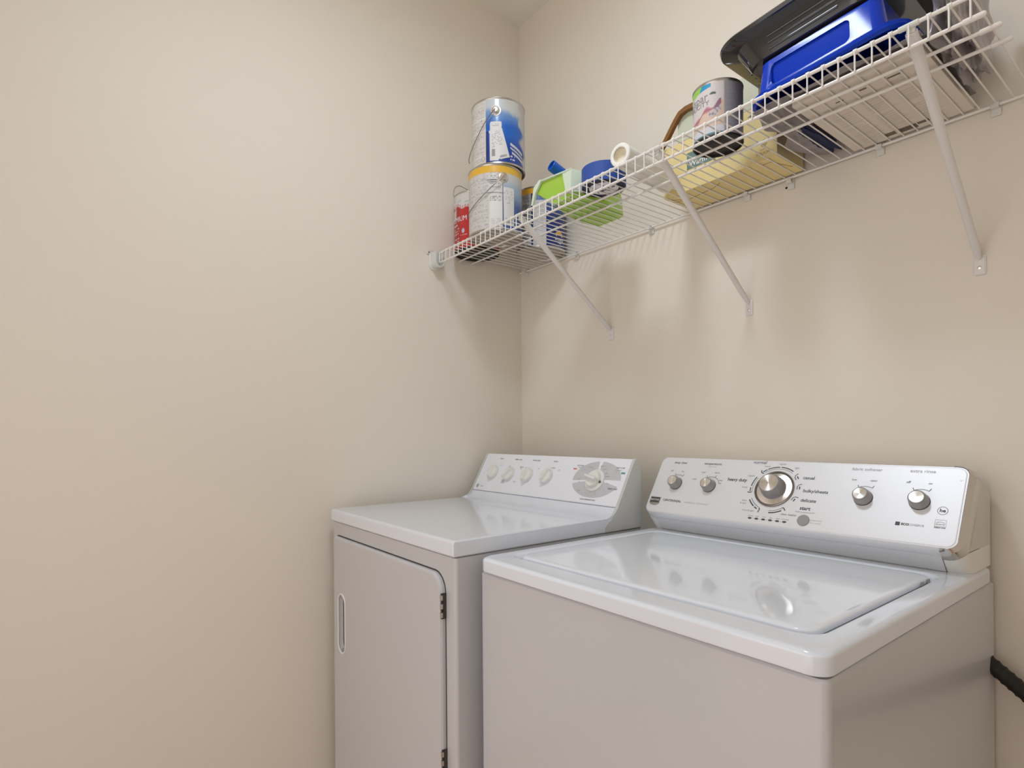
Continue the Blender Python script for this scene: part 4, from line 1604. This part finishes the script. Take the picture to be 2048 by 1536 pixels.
bm.faces.new([bm.verts.new((1.059 + 0.0085 * math.cos(2 * PI * k / 24), -0.1378, 1.8420 + 0.0085 * math.sin(2 * PI * k / 24))) for k in range(24)])
obj('printed_seal', bm, mat('olive_print', (0.50, 0.38, 0.13), 0.6), yb, smooth=False)
# creases on the underside
bm = B()
for pl_ in ([(0.785, -0.125), (0.82, -0.085), (0.86, -0.092), (0.905, -0.098), (0.93, -0.112)], [(0.783, -0.100), (0.82, -0.085)], [(1.045, -0.118), (1.065, -0.118), (1.084, -0.055)]):
    bm = B()
    add_tube(bm, [(x, y, TOP - 0.0002) for x, y in pl_], 0.0006, 5)
    obj('flap_crease', bm, M_brown, yb)
pb_ = B()
add_box(pb_, 0.8230, 1.0460, -0.136, -0.012, 1.9345, 2.0190, 0.002, 2)
tag(obj('sage_box', pb_, M_pale), 'pale sage green box lying on top of the yellow box', 'box')
bm = B()
cl_pts = [(0.779, 1.9350), (0.800, 1.9600), (0.824, 1.9900), (0.838, 2.0040), (0.856, 2.0085), (0.885, 2.0080), (0.92, 2.0000)]
th = 0.0115
lo = []
for i, (x, z) in enumerate(cl_pts):
    p0 = Vector(cl_pts[max(i - 1, 0)])
    p1 = Vector(cl_pts[min(i + 1, len(cl_pts) - 1)])
    dd = (p1 - p0).normalized()
    nn = Vector((-dd.y, dd.x)) * th * (0.5 if 0 < i < 6 else 0.35)
    lo.append([(x + nn.x, -0.1385, z + nn.y), (x + nn.x, -0.150, z + nn.y), (x - nn.x, -0.150, z - nn.y), (x - nn.x, -0.1385, z - nn.y)])
add_loft(bm, lo)
tag(obj('brown_strip', bm, M_brown), 'bent brown leather-like strip leaning against the sage green box', 'strip')

# ------------------------------------------------------------------ white carton, grey bag, blue tub, black tray
wc = empty('white_carton', (1.31, -0.155, TOP), 'flat white printed carton lying on the shelf under the blue tub', 'carton')
bm = B()
add_box(bm, 1.203, 1.4190, -0.3020, -0.014, TOP, TOP + 0.013, 0.002, 2)
obj('carton_body', bm, M_whitebox, wc)
bm = B()
bmx_ = B()
zc_ = TOP - 0.0002
for r in range(22):
    y = -0.245 + r * 0.0098
    x = 1.235
    for (c0, c1) in ((1.232, 1.282), (1.290, 1.338), (1.346, 1.388)):
        if hsh(r, c0) < 0.78:
            x = c0
            e = c1 - 0.02 * hsh(r, c1)
            quad(bmx_, [(x, y, zc_), (e, y, zc_), (e, y + 0.0011, zc_), (x, y + 0.0011, zc_)])
            if hsh(c1, r) < 0.5:
                quad(bmx_, [(x, y + 0.004, zc_), (e - 0.012, y + 0.004, zc_), (e - 0.012, y + 0.0049, zc_), (x, y + 0.0049, zc_)])
for (x0, x1, y0, y1) in ((1.272, 1.292, -0.046, -0.030), (1.296, 1.330, -0.046, -0.026), (1.332, 1.352, -0.047, -0.036), (1.352, 1.372, -0.262, -0.257), (1.306, 1.318, -0.262, -0.256), (1.262, 1.276, -0.253, -0.249)):
    quad(bm, [(x0, y0, zc_), (x1, y0, zc_), (x1, y1, zc_), (x0, y1, zc_)])
for (x0, x1, y0, y1) in ((1.224, 1.226, -0.29, -0.03), (1.398, 1.3995, -0.29, -0.03), (1.205, 1.417, -0.2745, -0.2735)):
    quad(bmx_, [(x0, y0, zc_), (x1, y0, zc_), (x1, y1, zc_), (x0, y1, zc_)])
obj('printed_panel', bm, mat('faded_dark_print', (0.17, 0.14, 0.11), 0.7), wc, smooth=False)
obj('printed_lettering', bmx_, mat('faded_grey_print', (0.50, 0.45, 0.39), 0.7), wc, smooth=False)


def blob(bm, cx_, cy_, cz_, sx, sy, sz, seed, amp=0.18, zmin=None, box=0.55):
    r = bmesh.ops.create_icosphere(bm, subdivisions=5, radius=1.0)
    for v in r['verts']:
        p = v.co.copy()
        m_ = max(abs(p.x), abs(p.y), abs(p.z))
        q_ = p.lerp(p / m_, box)
        n_ = (math.sin(p.x * 7 + seed) * math.sin(p.y * 6.1 + seed * 2) + math.sin(p.z * 9.3 + p.x * 5 + seed * 3) * 0.6 + abs(math.sin(p.x * 11 + p.y * 13 + p.z * 4 + seed)) * 0.5)
        q_ *= 1 + amp * 0.4 * (n_ - 0.4)
        z = cz_ + q_.z * sz
        if zmin is not None:
            z = max(z, zmin)
        v.co = Vector((cx_ + q_.x * sx, cy_ + q_.y * sy, z))


bg = empty('grey_plastic_bag', (1.43, -0.18, TOP), 'crumpled grey plastic bag bulging out at the right of the blue tub', 'bag')
bm = B()
blob(bm, 1.4450, -0.195, TOP + 0.090, 0.024, 0.118, 0.088, 1.3, 0.35, TOP, 0.5)
obj('bag_bulge', bm, M_bag, bg)
# flattened film between the carton and the tub, hanging out on the left
bm = B()
NX, NY = 46, 50
x0, x1, y0, y1 = 1.128, 1.425, -0.335, -0.030
g = []
for i in range(NX + 1):
    row = []
    for j in range(NY + 1):
        x = x0 + (x1 - x0) * i / NX
        y = y0 + (y1 - y0) * j / NY
        edge = min(1.0, max(0.0, (x - 1.165) / 0.038))
        fr = min(1.0, max(0.0, (y + 0.322) / 0.018))
        z = TOP + 0.0015 + 0.0175 * min(edge, 1) * (0.35 + 0.65 * fr)
        z += 0.0016 * abs(math.sin(x * 90 + y * 40)) + 0.0015 * abs(math.sin(x * 41 - y * 77))
        xx = x + (0.010 * math.sin(y * 55) + 0.008 * math.sin(y * 23 + 1)) * (1 - i / NX)
        yy = y + (0.006 * math.sin(x * 47)) * (1 if j == 0 else 0)
        if j > NY * 0.80 and x < 1.19:
            yy = y - 0.035 * (j / NY - 0.8) * 5 * (1.19 - x) / 0.06
        row.append(bm.verts.new((xx, yy, z)))
    g.append(row)
for i in range(NX):
    for j in range(NY):
        bm.faces.new((g[i][j], g[i + 1][j], g[i + 1][j + 1], g[i][j + 1]))
r_ = bmesh.ops.extrude_face_region(bm, geom=bm.faces[:])
for e in r_['geom']:
    if isinstance(e, bmesh.types.BMVert):
        e.co.z += 0.0008
obj('bag_film', bm, M_bag, bg)
bm = B()
for (x, y, dz) in ((1.462, -0.20, 0.10),):
    pts = [(1.452 + 0.006 * math.sin(k * 0.9), -0.26 + 0.012 * k, TOP + 0.155 + 0.012 * math.sin(k * 0.7)) for k in range(14)]
    add_tube(bm, pts, [0.004 + 0.004 * abs(math.sin(k * 1.3)) for k in range(14)], 8)
obj('bag_gather', bm, mat('pale_grey_polythene', (0.50, 0.47, 0.46), 0.3, bump=0.5, bscale=60), bg)
bm = B()
blob(bm, 1.178, -0.130, TOP + 0.0045, 0.016, 0.075, 0.0042, 4.4, 0.5, TOP, 0.2)
tag(obj('navy_cloth', bm, M_navy), 'strip of dark navy cloth under the grey film left of the white carton', 'cloth')

# blue tub, upside down
bt = empty('blue_tub', (1.26, -0.19, 1.827), 'glossy blue plastic tub turned upside down on the white carton', 'tub')


def tub_loops(spec):
    return [[(x, y, z) for x, y in rrect(a_, b_, c_, d_, r, 10)] for (a_, b_, c_, d_, r, z) in spec]


TZ = 1.8270
bm = B()
add_loft(bm, tub_loops([
    (1.140, 1.402, -0.342, -0.040, 0.030, TZ), (1.133, 1.409, -0.349, -0.032, 0.036, TZ + 0.003), (1.132, 1.410, -0.350, -0.031, 0.037, TZ + 0.009),
    (1.136, 1.406, -0.346, -0.035, 0.034, TZ + 0.013), (1.147, 1.386, -0.337, -0.052, 0.022, TZ + 0.015),
    (1.149, 1.376, -0.334, -0.056, 0.020, TZ + 0.02), (1.156, 1.370, -0.326, -0.066, 0.020, 1.906), (1.160, 1.366, -0.321, -0.070, 0.018, 1.9095)]), cap0=False, cap1=True)
# hollow inside
add_loft(bm, tub_loops([(1.140, 1.402, -0.342, -0.040, 0.030, TZ), (1.166, 1.360, -0.314, -0.072, 0.02, TZ + 0.012), (1.174, 1.352, -0.306, -0.088, 0.02, 1.894)]), cap0=False, cap1=True)
bmesh.ops.remove_doubles(bm, verts=bm.verts, dist=0.0001)
tub = obj('tub_shell', bm, M_blue, bt)
c = B()
add_loft(c, [[(x, y, z) for x, z in rrect(1.1800, 1.3220, TZ + 0.0240, 1.8950, 0.010, 8)] for y in (-0.3235, -0.36)])
boolean_cut(tub, c)
bm = B()
for (y_, s_) in ((-0.20, 1),):
    pts = []
    for k in range(13):
        a = PI * k / 12
        pts.append((1.375, -0.19 - 0.055 * math.cos(a), 1.892 - 0.030 * math.sin(a)))
    add_tube(bm, pts, 0.004, 8)
obj('side_grip', bm, M_blue, tub)

bt.rotation_euler = (0, -0.075, 0)
# black tray on top
bk = empty('black_tray', (1.26, -0.18, 1.914), 'glossy black plastic tray resting on top of the blue tub', 'tray')
bm = B()
ZB = 1.9115
add_loft(bm, tub_loops([
    (1.132, 1.440, -0.318, -0.045, 0.030, ZB), (1.122, 1.450, -0.328, -0.035, 0.038, ZB + 0.004), (1.098, 1.470, -0.340, -0.024, 0.044, ZB + 0.048),
    (1.072, 1.488, -0.352, -0.016, 0.050, ZB + 0.055), (1.067, 1.493, -0.357, -0.013, 0.054, ZB + 0.057), (1.065, 1.495, -0.359, -0.012, 0.056, ZB + 0.063),
    (1.068, 1.492, -0.356, -0.015, 0.054, ZB + 0.067), (1.080, 1.480, -0.345, -0.022, 0.048, ZB + 0.063), (1.104, 1.462, -0.334, -0.030, 0.042, ZB + 0.050),
    (1.126, 1.444, -0.324, -0.039, 0.036, ZB + 0.008), (1.134, 1.438, -0.314, -0.047, 0.028, ZB + 0.004)]))
for v in bm.verts:
    if v.co.x > 1.3:
        v.co.x -= 0.095
tray = obj('tray_shell', bm, M_blacktray, bk)
bm = B()
for k in range(5):
    add_tube(bm, [(1.1180, -0.29 + 0.018 * k, ZB + 0.012), (1.1035, -0.29 + 0.018 * k, ZB + 0.040)], 0.0030, 6)
for k in range(3):
    zz = ZB + 0.014 + 0.011 * k
    yy = -0.328 - 0.012 * (0.010 + 0.011 * k) / 0.044
    add_tube(bm, [(1.175, yy, zz), (1.30, yy, zz)], 0.0025, 6)
obj('moulded_rib', bm, M_blacktray, tray)
bk.rotation_euler = (0, -0.075, 0)
